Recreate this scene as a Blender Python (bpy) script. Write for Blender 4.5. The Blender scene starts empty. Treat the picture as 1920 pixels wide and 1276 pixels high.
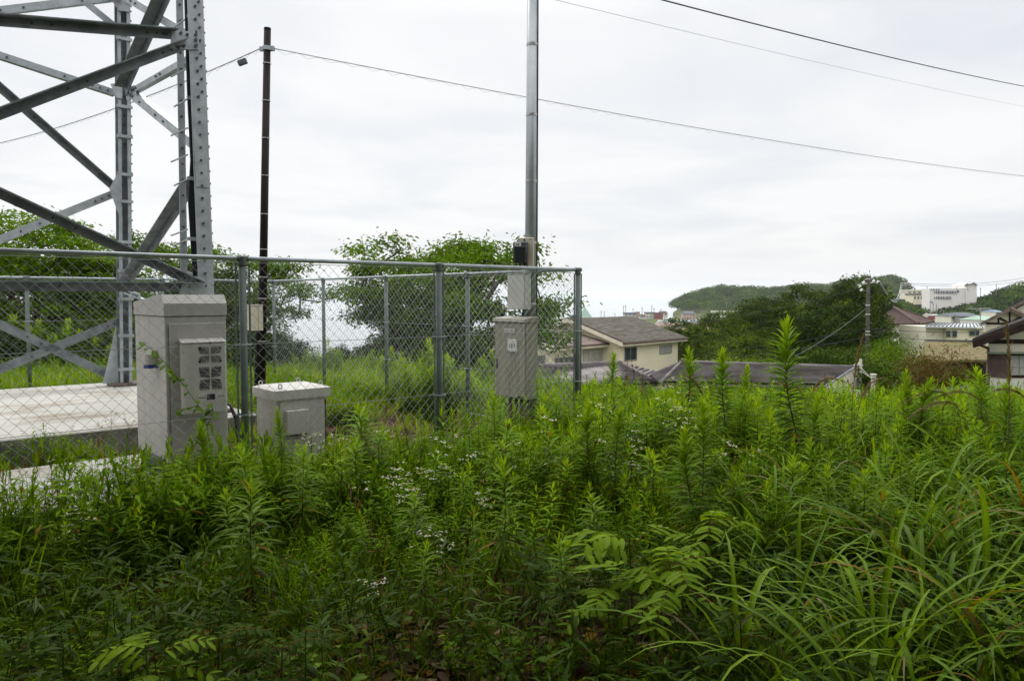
import bpy, math, random
import numpy as np
from mathutils import Vector, Matrix
R = math.radians
rng = np.random.default_rng(11)
random.seed(5)
S = bpy.context.scene
COL = S.collection

# ------------------------------------------------------------------ camera
FPX, PITCH, CAMZ = 1450.0, R(3.2), 1.85
cam = bpy.data.cameras.new('camera'); camo = bpy.data.objects.new('camera', cam)
COL.objects.link(camo); S.camera = camo
cam.sensor_width = 36; cam.lens = FPX / 1920 * 36
cam.clip_start = 0.05; cam.clip_end = 60000
camo.location = (0, 0, CAMZ); camo.rotation_euler = (R(90) - PITCH, 0, 0)

# ------------------------------------------------------------------ sky, sun, exposure
SUN_EL, SUN_AZ = R(48), R(-24)
w = bpy.data.worlds.new('World'); S.world = w; w.use_nodes = True
nt = w.node_tree; nt.nodes.clear()
def N(t, **k):
    n = nt.nodes.new(t)
    for a, b in k.items(): setattr(n, a, b)
    return n
sky = N('ShaderNodeTexSky', sky_type='NISHITA', sun_disc=False)
sky.sun_elevation = SUN_EL; sky.sun_rotation = SUN_AZ; sky.altitude = 30
sky.dust_density = 2.0
tc = N('ShaderNodeTexCoord'); sx = N('ShaderNodeSeparateXYZ')
nt.links.new(tc.outputs['Generated'], sx.inputs[0])
zz = N('ShaderNodeMath', operation='MAXIMUM'); zz.inputs[1].default_value = 0.0
nt.links.new(sx.outputs[2], zz.inputs[0])
za = N('ShaderNodeMath', operation='ADD'); za.inputs[1].default_value = 0.10
nt.links.new(zz.outputs[0], za.inputs[0])
dx = N('ShaderNodeMath', operation='DIVIDE'); dy = N('ShaderNodeMath', operation='DIVIDE')
nt.links.new(sx.outputs[0], dx.inputs[0]); nt.links.new(za.outputs[0], dx.inputs[1])
nt.links.new(sx.outputs[1], dy.inputs[0]); nt.links.new(za.outputs[0], dy.inputs[1])
cb = N('ShaderNodeCombineXYZ'); nt.links.new(dx.outputs[0], cb.inputs[0]); nt.links.new(dy.outputs[0], cb.inputs[1])
cn = N('ShaderNodeTexNoise'); cn.inputs['Scale'].default_value = 0.75; cn.inputs['Detail'].default_value = 7
cn.inputs['Roughness'].default_value = 0.52; cn.inputs['Distortion'].default_value = 0.4
nt.links.new(cb.outputs[0], cn.inputs['Vector'])
cr = N('ShaderNodeValToRGB')
cr.color_ramp.elements[0].position = 0.30; cr.color_ramp.elements[0].color = (.80, .83, .875, 1)
cr.color_ramp.elements[1].position = 0.58; cr.color_ramp.elements[1].color = (.985, .985, .99, 1)
nt.links.new(cn.outputs['Fac'], cr.inputs[0])
hz = N('ShaderNodeMapRange'); hz.inputs[1].default_value = 0.0; hz.inputs[2].default_value = 0.10
hz.inputs[3].default_value = 0.85; hz.inputs[4].default_value = 0.0
nt.links.new(zz.outputs[0], hz.inputs[0])
hm = N('ShaderNodeMixRGB'); hm.inputs[2].default_value = (.93, .915, .91, 1)
nt.links.new(hz.outputs[0], hm.inputs[0]); nt.links.new(cr.outputs[0], hm.inputs[1])
sc = N('ShaderNodeMixRGB', blend_type='MULTIPLY'); sc.inputs[0].default_value = 1; sc.inputs[2].default_value = (10, 10, 10, 1)
nt.links.new(hm.outputs[0], sc.inputs[1])
# an overcast sky is brighter overhead than near the horizon
zb = N('ShaderNodeMapRange'); zb.inputs[1].default_value = .33; zb.inputs[2].default_value = .85; zb.inputs[3].default_value = 10; zb.inputs[4].default_value = 26
nt.links.new(zz.outputs[0], zb.inputs[0]); nt.links.new(zb.outputs[0], sc.inputs[2])
mx = N('ShaderNodeMixRGB'); mx.inputs[0].default_value = 0.95
nt.links.new(sky.outputs[0], mx.inputs[1]); nt.links.new(sc.outputs[0], mx.inputs[2])
bg = N('ShaderNodeBackground'); bg.inputs[1].default_value = 0.10
nt.links.new(mx.outputs[0], bg.inputs[0])
ow = N('ShaderNodeOutputWorld'); nt.links.new(bg.outputs[0], ow.inputs[0])
sl = bpy.data.lights.new('sun', 'SUN'); sl.energy = 1.4; sl.angle = R(14); sl.color = (1, .96, .9)
so = bpy.data.objects.new('sun', sl); COL.objects.link(so)
so.rotation_euler = (R(90) - SUN_EL, 0, math.pi - SUN_AZ) 
sd = Vector((math.sin(SUN_AZ) * math.cos(SUN_EL), math.cos(SUN_AZ) * math.cos(SUN_EL), math.sin(SUN_EL)))
so.rotation_euler = sd.to_track_quat('Z', 'Y').to_euler()
S.view_settings.view_transform = 'Standard'; S.view_settings.look = 'None'
S.view_settings.exposure = 0.0; S.view_settings.gamma = 1
S.view_settings.use_curve_mapping = False
S.cycles.max_bounces = 6; S.cycles.diffuse_bounces = 3; S.cycles.glossy_bounces = 2
S.cycles.transmission_bounces = 4; S.cycles.transparent_max_bounces = 6
S.cycles.volume_bounces = 2; S.cycles.caustics_reflective = False; S.cycles.caustics_refractive = False

# ------------------------------------------------------------------ measuring helpers (pixel of the 1920 px photo + depth -> world point)
def ray(px, py):
    u, v = (px - 960) / FPX, (638 - py) / FPX
    return Vector((u, math.cos(PITCH) + v * math.sin(PITCH), -math.sin(PITCH) + v * math.cos(PITCH)))
def at(px, py, Y):
    d = ray(px, py); return Vector((0, 0, CAMZ)) + d * (Y / d.y)
def atz(px, py, z):
    d = ray(px, py); return Vector((0, 0, CAMZ)) + d * ((z - CAMZ) / d.z)
def atp(px, py, p0, n):
    d = ray(px, py); o = Vector((0, 0, CAMZ)); return o + d * ((p0 - o).dot(n) / d.dot(n))
FC = Vector((0.84, 9.89, 0)); EX = Vector((.756, .655, 0)).normalized(); EY = Vector((-EX.y, EX.x, 0)); RZ = math.atan2(EX.y, EX.x)
def E(x, w, z=0.0): return FC + EX * x + EY * w + Vector((0, 0, z))       # fence frame: x along the front run (negative = left), w backwards

# ------------------------------------------------------------------ terrain height
def ss(a, b, x):
    t = np.clip((x - a) / (b - a), 0, 1); return t * t * (3 - 2 * t)
def vnoise(x, y, s, seed=0):
    x = np.asarray(x, float) * s + seed * 17.3; y = np.asarray(y, float) * s + seed * 9.1
    return (np.sin(x + 1.7 * np.sin(y * .7)) + np.sin(y * 1.3 + 2.1 * np.sin(x * .6 + 1)) + .5 * np.sin(2.3 * x + 1.1 * y)) / 2.5
def H(x, y):
    x = np.asarray(x, float); y = np.asarray(y, float)
    yy = np.maximum(y, .1); a = x / yy; px = 960 + a * FPX; d = np.hypot(x, y)
    e = 25 - 5.5 * ss(-13, -8, x) - 6.5 * ss(-3.5, 2.5, x)
    s = np.maximum(y - e, 0)
    d = np.hypot(x, y); land = -5.6 * ss(0, 13, s) - 1.5 * ss(13, 60, s) - 6 * ss(50, 260, s) - 4.5 * ss(200, 450, s)
    L = ss(930, 1010, px) * 1.0
    L = np.where(y < 10, 1, L) * (1 - ss(735, 790, d) * (1 - ss(1248, 1268, px))) * (1 - ss(1130, 1220, d) * (1 - ss(1750, 1800, px)))
    drop = -26 * ss(0, 34, s) 
    h = land * L + drop * (1 - L)
    # hills
    pa = np.array([1180, 1250, 1262, 1275, 1290, 1310, 1340, 1400, 1450, 1500, 1560, 1620, 1685, 1705, 1800, 2400])
    za = np.array([0, 0, 1, 6, 13, 17, 22, 21, 19.5, 23, 27, 31, 33, 10, 6, 6])
    crA = np.interp(px, pa, za)
    h = h + np.where(y > 100, crA * np.exp(-((d - 990) / 110.) ** 2) , 0)
    pb = np.array([1600, 1690, 1745, 1800, 1850, 1920, 2100, 2600])
    zb = np.array([5, 11, 9, 12, 15, 23, 32, 34])
    crB = np.interp(px, pb, zb)
    h = h + np.where((y > 100), crB * np.exp(-((d - 520) / 75.) ** 2) * ss(1600, 1700, px), 0)
    h = h + .03 * vnoise(x, y, 2.1) * (s <= 0) + .4 * vnoise(x, y, .09, 2) * ss(15, 60, s)
    # behind and beside the camera the ground stays level
    return np.where(y < .2, .02 * vnoise(x, y, 2.1), h)
def hz_(x, y): return float(H(x, y))

# ------------------------------------------------------------------ materials
MATS = {}
def mat(name, base=(.5, .5, .5), rough=.6, metal=0.0, noise=None, bump=0.0, bscale=40, spec=.4, st=None):
    """procedural: base colour broken up by (second colour, scale, amount) noise"""
    if name in MATS: return MATS[name]
    m = bpy.data.materials.new(name); m.use_nodes = True; t = m.node_tree
    b = t.nodes['Principled BSDF']; b.inputs['Roughness'].default_value = rough; b.inputs['Metallic'].default_value = metal
    b.inputs['Specular IOR Level'].default_value = spec
    b.inputs['Base Color'].default_value = (*base, 1)
    c = t.nodes.new('ShaderNodeTexCoord')
    if noise:
        c2, scale, amt = noise
        n = t.nodes.new('ShaderNodeTexNoise'); n.inputs['Scale'].default_value = scale; n.inputs['Detail'].default_value = 6
        n.inputs['Roughness'].default_value = .62
        if st:
            mp = t.nodes.new('ShaderNodeMapping'); mp.inputs['Scale'].default_value = st; t.links.new(c.outputs['Object'], mp.inputs[0]); t.links.new(mp.outputs[0], n.inputs['Vector'])
        else: t.links.new(c.outputs['Object'], n.inputs['Vector'])
        r = t.nodes.new('ShaderNodeValToRGB'); r.color_ramp.elements[0].position = .36; r.color_ramp.elements[1].position = .66
        r.color_ramp.elements[0].color = (*base, 1)
        r.color_ramp.elements[1].color = (*[a * (1 - amt) + b_ * amt for a, b_ in zip(base, c2)], 1)
        t.links.new(n.outputs['Fac'], r.inputs[0]); t.links.new(r.outputs[0], b.inputs['Base Color'])
    if bump:
        n2 = t.nodes.new('ShaderNodeTexNoise'); n2.inputs['Scale'].default_value = bscale; n2.inputs['Detail'].default_value = 4
        t.links.new(c.outputs['Object'], n2.inputs['Vector'])
        bp = t.nodes.new('ShaderNodeBump'); bp.inputs['Strength'].default_value = bump; bp.inputs['Distance'].default_value = .02
        t.links.new(n2.outputs['Fac'], bp.inputs['Height']); t.links.new(bp.outputs[0], b.inputs['Normal'])
    MATS[name] = m; return m

OLIVE_R = [(0, (.010, .020, .002)), (.22, (.030, .050, .004)), (.45, (.075, .122, .006)), (.62, (.15, .21, .012)), (.8, (.26, .28, .04)), (1, (.2, .12, .05))]
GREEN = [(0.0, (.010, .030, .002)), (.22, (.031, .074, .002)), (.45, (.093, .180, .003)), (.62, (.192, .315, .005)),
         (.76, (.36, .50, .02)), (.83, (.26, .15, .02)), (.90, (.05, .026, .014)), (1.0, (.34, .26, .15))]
def leafmat(name, trans=.35, rough=.42, midrib=0.0, ramp=GREEN, noise=True, spec=.12, mul=1.0, sheen=None):
    if name in MATS: return MATS[name]
    m = bpy.data.materials.new(name); m.use_nodes = True; t = m.node_tree
    b = t.nodes['Principled BSDF']; out = t.nodes['Material Output']
    b.inputs['Roughness'].default_value = rough + .08; b.inputs['Specular IOR Level'].default_value = sheen if sheen is not None else min(spec, .16) * .3
    a = t.nodes.new('ShaderNodeAttribute'); a.attribute_name = 'tint'
    r = t.nodes.new('ShaderNodeValToRGB'); cr_ = r.color_ramp
    while len(cr_.elements) < len(ramp): cr_.elements.new(.5)
    for e, (p, c) in zip(cr_.elements, ramp): e.position = p; e.color = (*[q * mul for q in c], 1)
    t.links.new(a.outputs['Fac'], r.inputs[0]); col = r.outputs[0]
    if midrib:
        ac = t.nodes.new('ShaderNodeAttribute'); ac.attribute_name = 'across'
        s1 = t.nodes.new('ShaderNodeMath'); s1.operation = 'COMPARE'; s1.inputs[1].default_value = .5; s1.inputs[2].default_value = .09
        t.links.new(ac.outputs['Fac'], s1.inputs[0])
        s2 = t.nodes.new('ShaderNodeMath'); s2.operation = 'MULTIPLY'; s2.inputs[1].default_value = midrib
        t.links.new(s1.outputs[0], s2.inputs[0])
        mm = t.nodes.new('ShaderNodeMixRGB'); mm.inputs[2].default_value = (.34, .42, .20, 1)
        t.links.new(s2.outputs[0], mm.inputs[0]); t.links.new(col, mm.inputs[1]); col = mm.outputs[0]
    t.links.new(col, b.inputs['Base Color'])
    tr = t.nodes.new('ShaderNodeBsdfTranslucent')
    g = t.nodes.new('ShaderNodeMixRGB'); g.blend_type = 'MULTIPLY'; g.inputs[0].default_value = 1; g.inputs[2].default_value = (1.5, 1.35, .4, 1)
    t.links.new(col, g.inputs[1]); t.links.new(g.outputs[0], tr.inputs['Color'])
    mxs = t.nodes.new('ShaderNodeMixShader'); mxs.inputs[0].default_value = trans
    t.links.new(b.outputs[0], mxs.inputs[1]); t.links.new(tr.outputs[0], mxs.inputs[2]); t.links.new(mxs.outputs[0], out.inputs['Surface'])
    MATS[name] = m; return m

GALV = mat('galvanised_steel', (.32, .36, .385), .50, .3, ((.50, .53, .55), 6, .9), .05, 60)
GALVD = mat('dark_galvanised_steel', (.135, .16, .17), .55, .3, ((.27, .295, .31), 5, .9), .05, 60)  # darker tone of the galvanised steel
BOLT = mat('dark_bolt', (.09, .10, .105), .5, .5)
WIRE = mat('fence_wire', (.26, .28, .27), .55, .4)
FPOST = mat('fence_post_paint', (.11, .145, .13), .55, .15, ((.18, .21, .195), 6, .7), .03, 80)
CABG = mat('cabinet_paint', (.50, .485, .445), .45, 0, ((.40, .385, .35), 3, .8), .02, 90, st=(3, 3, .45))
CABL = mat('cabinet_light_paint', (.60, .585, .53), .42, 0, ((.48, .46, .41), 3, .8), .02, 90, st=(3, 3, .45))
CABK = mat('cabinet_khaki_paint', (.36, .345, .28), .45, 0, ((.24, .225, .175), 4, .8), st=(3, 3, .4))
CREAMBOX = mat('cream_box_paint', (.66, .61, .48), .45, 0, ((.56, .51, .39), 5, .8))
WHITEBOX = mat('white_box_paint', (.60, .61, .56), .45, 0, ((.45, .45, .41), 5, .7))
WARM = mat('warm_white_lid', (.62, .585, .50), .5, 0, ((.53, .49, .42), 4, .8))
BLACK = mat('black_plastic', (.018, .02, .024), .35)
CABLE = mat('black_cable', (.014, .014, .017), .45)
DARKHOLE = mat('dark_grille', (.012, .013, .012), .8)
BROWNPOLE = mat('brown_pole_paint', (.014, .0095, .009), .5, 0, ((.026, .018, .016), 5, .8), spec=.12)
PLATE = mat('label_plate', (.72, .72, .70), .5)
INK = mat('label_ink', (.05, .05, .055), .6)
BLUEP = mat('blue_plastic', (.02, .05, .25), .4)
BAND = mat('steel_band', (.55, .55, .55), .35, .5)

# ------------------------------------------------------------------ mesh builder
class MB:
    def __init__(s): s.v = []; s.f = []
    def add(s, vs, fs):
        o = len(s.v); s.v += [tuple(p) for p in vs]; s.f += [tuple(i + o for i in q) for q in fs]; return s
    def hexa(s, p):                                     # 8 points: bottom ring then top ring
        return s.add(p, [(3, 2, 1, 0), (4, 5, 6, 7), (0, 1, 5, 4), (1, 2, 6, 5), (2, 3, 7, 6), (3, 0, 4, 7)])
    def box(s, x0, x1, y0, y1, z0, z1, M=None):
        p = [(x0, y0, z0), (x1, y0, z0), (x1, y1, z0), (x0, y1, z0), (x0, y0, z1), (x1, y0, z1), (x1, y1, z1), (x0, y1, z1)]
        if M is not None: p = [M @ Vector(q) for q in p]
        return s.hexa(p)
    def bbox(s, x0, x1, y0, y1, z0, z1, b=.01):          # box with chamfered edges
        X = (x0, x1); Y = (y0, y1); Z = (z0, z1); vs = []; idx = {}
        for i in (0, 1):
            for j in (0, 1):
                for k in (0, 1):
                    c = (X[i], Y[j], Z[k]); sg = (1 - 2 * i, 1 - 2 * j, 1 - 2 * k)
                    for ax in range(3):
                        q = [c[n] + (sg[n] * b if n != ax else 0) for n in range(3)]
                        idx[(i, j, k, ax)] = len(vs); vs.append(q)
        fs = []
        for ax in range(3):
            o = [n for n in range(3) if n != ax]
            for side in (0, 1):
                q = []
                for (a, c) in ((0, 0), (1, 0), (1, 1), (0, 1)):
                    ijk = [0, 0, 0]; ijk[ax] = side; ijk[o[0]] = a; ijk[o[1]] = c; q.append(idx[(*ijk, ax)])
                fs.append(q)
        for ax in range(3):                                # edge strips along ax
            o = [n for n in range(3) if n != ax]
            for a in (0, 1):
                for c in (0, 1):
                    k0 = [0, 0, 0]; k0[o[0]] = a; k0[o[1]] = c; k1 = list(k0); k1[ax] = 1
                    fs.append([idx[(*k0, o[0])], idx[(*k1, o[0])], idx[(*k1, o[1])], idx[(*k0, o[1])]])
        for i in (0, 1):
            for j in (0, 1):
                for k in (0, 1): fs.append([idx[(i, j, k, ax)] for ax in range(3)])
        return s.add(vs, fs)
    def tube(s, pts, r, n=8, cap=True):
        pts = [Vector(p) for p in pts]; rs = r if isinstance(r, (list, tuple)) else [r] * len(pts)
        rings = []; prev = None
        for i, p in enumerate(pts):
            d = (pts[min(i + 1, len(pts) - 1)] - pts[max(i - 1, 0)]).normalized()
            if prev is None:
                a = Vector((0, 0, 1)) if abs(d.z) < .9 else Vector((1, 0, 0)); u = d.cross(a).normalized()
            else: u = (prev - d * prev.dot(d)).normalized()
            prev = u; v = d.cross(u)
            rings.append([p + (u * math.cos(2 * math.pi * k / n) + v * math.sin(2 * math.pi * k / n)) * rs[i] for k in range(n)])
        vs = [q for ring in rings for q in ring]; fs = []
        for i in range(len(pts) - 1):
            for k in range(n): fs.append((i * n + k, i * n + (k + 1) % n, (i + 1) * n + (k + 1) % n, (i + 1) * n + k))
        if cap: fs.append(tuple(range(n - 1, -1, -1))); fs.append(tuple((len(pts) - 1) * n + k for k in range(n)))
        return s.add(vs, fs)
    def prism(s, poly, axis, d0, d1, M=None):            # poly in the two other axes
        o = [n for n in range(3) if n != axis]; vs = []
        for d in (d0, d1):
            for a, b in poly:
                q = [0, 0, 0]; q[axis] = d; q[o[0]] = a; q[o[1]] = b
                vs.append(M @ Vector(q) if M is not None else q)
        n = len(poly); fs = [tuple(range(n))[::-1], tuple(range(n, 2 * n))]
        for k in range(n): fs.append((k, (k + 1) % n, n + (k + 1) % n, n + k))
        return s.add(vs, fs)
    def bar(s, a, b, w, h, up=Vector((0, 0, 1)), off=(0, 0)):   # rectangular bar from a to b
        a, b = Vector(a), Vector(b); d = (b - a).normalized(); u = d.cross(up).normalized(); v = u.cross(d)
        p = []
        for q in (a, b):
            for (i, j) in ((-1, -1), (1, -1), (1, 1), (-1, 1)): p.append(q + u * (i * w / 2 + off[0]) + v * (j * h / 2 + off[1]))
        return s.hexa(p)
    def angle(s, a, b, n, w=.1, t=.012, flip=1):          # L section, one flange in the plane with normal n, the other standing along n
        a, b, n = Vector(a), Vector(b), Vector(n).normalized(); d = (b - a).normalized(); q = n.cross(d).normalized() * flip
        m = n
        def blk(lo_q, hi_q, lo_m, hi_m):
            p = []
            for e in (a, b):
                for (i, j) in ((lo_q, lo_m), (hi_q, lo_m), (hi_q, hi_m), (lo_q, hi_m)): p.append(e + q * i + m * j)
            s.hexa(p)
        blk(-w / 2, w / 2, 0, t); blk(w / 2 - t, w / 2, t, w)
        return s
    def ball(s, c, r, n=8, m=5, sc=(1, 1, 1)):
        vs = []; fs = []
        for i in range(m + 1):
            ph = math.pi * i / m
            for k in range(n):
                th = 2 * math.pi * k / n
                vs.append((c[0] + r * sc[0] * math.sin(ph) * math.cos(th), c[1] + r * sc[1] * math.sin(ph) * math.sin(th), c[2] + r * sc[2] * math.cos(ph)))
        for i in range(m):
            for k in range(n): fs.append((i * n + k, i * n + (k + 1) % n, (i + 1) * n + (k + 1) % n, (i + 1) * n + k))
        return s.add(vs, fs)
    def build(s, name, m, parent=None, smooth=False, loc=None, world=False):
        me = bpy.data.meshes.new(name); me.from_pydata(s.v, [], s.f); me.update(); me.materials.append(m)
        import bmesh
        bm = bmesh.new(); bm.from_mesh(me); bmesh.ops.recalc_face_normals(bm, faces=bm.faces); bm.to_mesh(me); bm.free()
        if smooth: me.polygons.foreach_set('use_smooth', [True] * len(me.polygons))
        o = bpy.data.objects.new(name, me); COL.objects.link(o)
        if parent is not None: o.parent = parent
        if world and parent is not None:
            p = parent
            M = Matrix.Identity(4)
            while p is not None: M = p.matrix_basis @ M; p = p.parent
            o.matrix_basis = M.inverted()
        if loc is not None: o.location = loc
        return o
def tag(o, label=None, cat=None, group=None, kind=None):
    if label: o['label'] = label
    if cat: o['category'] = cat
    if group: o['group'] = group
    if kind: o['kind'] = kind
    return o
def thing(name, label, cat, loc=(0, 0, 0), rz=0, group=None):
    o = bpy.data.objects.new(name, None); o.empty_display_size = .2; COL.objects.link(o)
    o.location = loc; o.rotation_euler = (0, 0, rz); return tag(o, label, cat, group)
def copy_tree(o, parent=None):
    c = o.copy(); COL.objects.link(c)
    if parent is not None: c.parent = parent
    for ch in [q for q in CH.get(o.name, [])]: copy_tree(ch, c)
    return c
CH = {}
def index_children(o):
    CH[o.name] = list(o.children)
    for c in o.children: index_children(c)

# ------------------------------------------------------------------ numpy meshes for plants
class G:
    def __init__(s): s.V = []; s.F = []; s.T = []; s.A = []; s.n = 0
    def add(s, V, F, T, A=None):
        V = np.asarray(V, float).reshape(-1, 3); s.V.append(V); s.F.append(np.asarray(F, int) + s.n)
        s.T.append(np.broadcast_to(np.asarray(T, float), (len(V),)).copy())
        s.A.append(np.full(len(V), .2) if A is None else A); s.n += len(V); return s
    def arr(s): return np.concatenate(s.V), np.concatenate(s.F), np.concatenate(s.T), np.concatenate(s.A)
def emit(name, data, m, parent=None, smooth=True):
    V, F, T, A = data.arr() if isinstance(data, G) else data
    me = bpy.data.meshes.new(name); me.vertices.add(len(V)); me.vertices.foreach_set('co', V.astype(np.float32).ravel())
    k = F.shape[1]; me.loops.add(F.size); me.loops.foreach_set('vertex_index', F.astype(np.int32).ravel())
    me.polygons.add(len(F)); me.polygons.foreach_set('loop_start', np.arange(0, F.size, k, dtype=np.int32))
    me.polygons.foreach_set('use_smooth', np.full(len(F), smooth))
    for nm, arr in (('tint', T), ('across', A)):
        at_ = me.attributes.new(nm, 'FLOAT', 'POINT'); at_.data.foreach_set('value', arr.astype(np.float32))
    me.update(calc_edges=True); me.materials.append(m)
    o = bpy.data.objects.new(name, me); COL.objects.link(o)
    if parent is not None: o.parent = parent
    return o
def norm(a): return a / np.maximum(np.linalg.norm(a, axis=-1, keepdims=True), 1e-9)
LANCE = [(0, .18), (.3, 1), (.68, .72), (1, .03)]
OVAL = [(0, .2), (.25, .85), (.6, 1), (.88, .6), (1, .04)]
BLADE = [(0, .6), (.15, .9), (.32, 1), (.5, .95), (.68, .8), (.84, .5), (1, .04)]
def leaves(P, D, L, W, bend=.2, prof=LANCE, fold=0.0, tint=.5, twist=None, nrm=None):
    """ribbons: base P, direction D, length L, width W (all per leaf), gravity bend"""
    P = np.asarray(P, float); n = len(P); D = norm(np.asarray(D, float)); L = np.broadcast_to(L, (n,)); W = np.broadcast_to(W, (n,))
    bend = np.broadcast_to(bend, (n,)); tint = np.broadcast_to(tint, (n,))
    up = np.array([0, 0, 1.0]) + rng.normal(0, .15, (n, 3)); side = norm(np.cross(D, up if nrm is None else nrm))
    if twist is not None:
        nn = np.cross(side, D); side = side * np.cos(twist)[:, None] + nn * np.sin(twist)[:, None]
    rows = []; acr = []
    for t, wv in prof:
        c = P + D * (L * t)[:, None]; c[:, 2] -= bend * L * t * t
        hw = (side.T * (W * wv / 2)).T
        if fold:
            nn = np.cross(side, D); rows += [c - hw + nn * (fold * W * wv)[:, None], c, c + hw + nn * (fold * W * wv)[:, None]]; acr += [0, .5, 1]
        else: rows += [c - hw, c + hw]; acr += [0, 1]
    k = 3 if fold else 2; m = len(prof)
    V = np.stack(rows, 1); A = np.tile(np.array(acr, float), n)
    f = []
    for r in range(m - 1):
        for j in range(k - 1): f.append([r * k + j, r * k + j + 1, (r + 1) * k + j + 1, (r + 1) * k + j])
    F = (np.array(f)[None] + (np.arange(n) * m * k)[:, None, None]).reshape(-1, 4)
    return V.reshape(-1, 3), F, np.repeat(tint, m * k), A
def stick(pts, r, tint, n=4):
    mb = MB().tube(pts, r, n, cap=False); return np.array(mb.v), np.array(mb.f), tint, None
def scatter(tmpl, pos, scale, rotz, tilt=.08, dt=0.0):
    """instances of one plant template baked into one mesh"""
    V, F, T, A = tmpl; K = len(pos); n = len(V)
    c, s_ = np.cos(rotz), np.sin(rotz); M = np.zeros((K, 3, 3)); M[:, 0, 0] = c; M[:, 0, 1] = -s_; M[:, 1, 0] = s_; M[:, 1, 1] = c; M[:, 2, 2] = 1
    tl = rng.normal(0, tilt, (K, 2)) if np.isscalar(tilt) else tilt
    Sh = np.tile(np.eye(3), (K, 1, 1)); Sh[:, 0, 2] = tl[:, 0]; Sh[:, 1, 2] = tl[:, 1]
    M = Sh @ M; VV = np.einsum('kij,nj->kni', M, V) * np.asarray(scale)[:, None, None] + pos[:, None, :]
    FF = (F[None] + (np.arange(K) * n)[:, None, None]).reshape(-1, F.shape[1])
    d = rng.normal(0, dt, K) if np.isscalar(dt) else dt
    TT = np.clip(np.where(T[None] < .8, np.clip(T[None] + d[:, None], 0, .79), T[None]), 0, 1)
    return VV.reshape(-1, 3), FF, TT.ravel(), np.tile(A, K)
def many(tmpls, pos, scale, tilt=.08, dt=.05):
    g = G(); K = len(pos); which = rng.integers(0, len(tmpls), K); scale = np.broadcast_to(scale, (K,)); dt = rng.normal(0, dt, K)
    for i, t in enumerate(tmpls):
        q = which == i
        if q.any():
            g.add(*scatter(t, pos[q], scale[q], rng.uniform(0, 6.283, q.sum()), tilt, dt[q]))
    return g
# ------------------------------------------------------------------ plant templates
def dirs(az, el): return np.stack([np.cos(az) * np.cos(el), np.sin(az) * np.cos(el), np.sin(el)], -1)
def goldenrod(h=1.0, n=78, big=True, low_dead=True, lean=False):
    """upright weed: spiral of narrow leaves, bright rosette on top, withered leaves near the foot; returns (stem, leaves)"""
    bx, by = rng.normal(0, .07, 2)
    def P(t): return np.array([bx * math.sin(2.2 * t) * h, by * math.sin(2.0 * t + .3) * h, h * t])
    st = G(); st.add(*stick([P(t) for t in np.linspace(0, .985, 6)], [.0055 * h ** .5 * (1.1 - .75 * t) for t in np.linspace(0, .985, 6)], .88 if low_dead else .40, 4))
    t0 = .12 if low_dead else .25
    t = t0 + (1 - t0) * np.linspace(0, 1, n) ** .82
    az = np.arange(n) * 2.39996 + rng.normal(0, .18, n)
    top = ss(.86, 1.0, t)
    el = np.interp(t, [0, .25, .45, .8, .93, 1], [-1.15, -.75, -.05, .38, .85, 1.35]) + rng.normal(0, .13, n)
    L = np.interp(t, [0, .25, .5, .85, 1], [.08, .14, .20, .175, .095]) * rng.uniform(.8, 1.15, n) * (.55 + .45 * h)
    if lean: L = L * .84; el = np.interp(t, [0, .25, .45, .8, .93, 1], [-1.15, -.75, .15, .62, .95, 1.35]) + rng.normal(0, .13, n)
    W = L * rng.uniform(.14, .175, n)
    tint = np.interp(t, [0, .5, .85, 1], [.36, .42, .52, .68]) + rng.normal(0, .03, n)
    if low_dead:
        dead = rng.random(n) < np.interp(t, [0, .2, .34, .5], [1, .9, .3, 0.02]); tint = np.where(dead, np.where(rng.random(n) < .3, .83, .895), tint)
        L = np.where(dead & (t < .4), L * .8, L)
    base = np.array([P(a) for a in t]); lf = G()
    prof = LANCE if big else [(0, .2), (.38, 1), (1, .03)]
    lf.add(*leaves(base, dirs(az, el), L, W, bend=rng.uniform(.12, .45, n) * (1 - .6 * top), prof=prof, fold=.22 if big else 0, tint=tint))
    return st, lf
def whole(parts):
    g = G()
    for p in parts:
        V, F, T, A = p.arr(); g.add(V, F, T, A)
    return g.arr()
def small_weed(h=.4, n=22, lw=.14, ll=.1, up=.5):
    g = G(); lean = rng.normal(0, .12, 2)
    pts = [np.array([lean[0] * t * t, lean[1] * t * t, t]) * h for t in (0, .5, 1)]
    g.add(*stick(pts, [.0035, .003, .0015], .36, 3))
    t = np.linspace(.1, 1, n); az = np.arange(n) * 2.4 + rng.normal(0, .3, n)
    el = np.interp(t, [0, .6, 1], [-.1, up * .7, up * 2.2]) + rng.normal(0, .25, n)
    L = ll * rng.uniform(.6, 1.2, n) * np.interp(t, [0, .5, 1], [.8, 1, .7]); base = np.stack([lean[0] * t * t * h, lean[1] * t * t * h, t * h], -1)
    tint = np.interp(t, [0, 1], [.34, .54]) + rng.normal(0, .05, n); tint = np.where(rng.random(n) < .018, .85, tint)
    g.add(*leaves(base, dirs(az, el), L, L * lw * rng.uniform(.8, 1.3, n), bend=rng.uniform(.1, .5, n), prof=[(0, .2), (.38, 1), (1, .03)], tint=tint))
    return g.arr()
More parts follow.
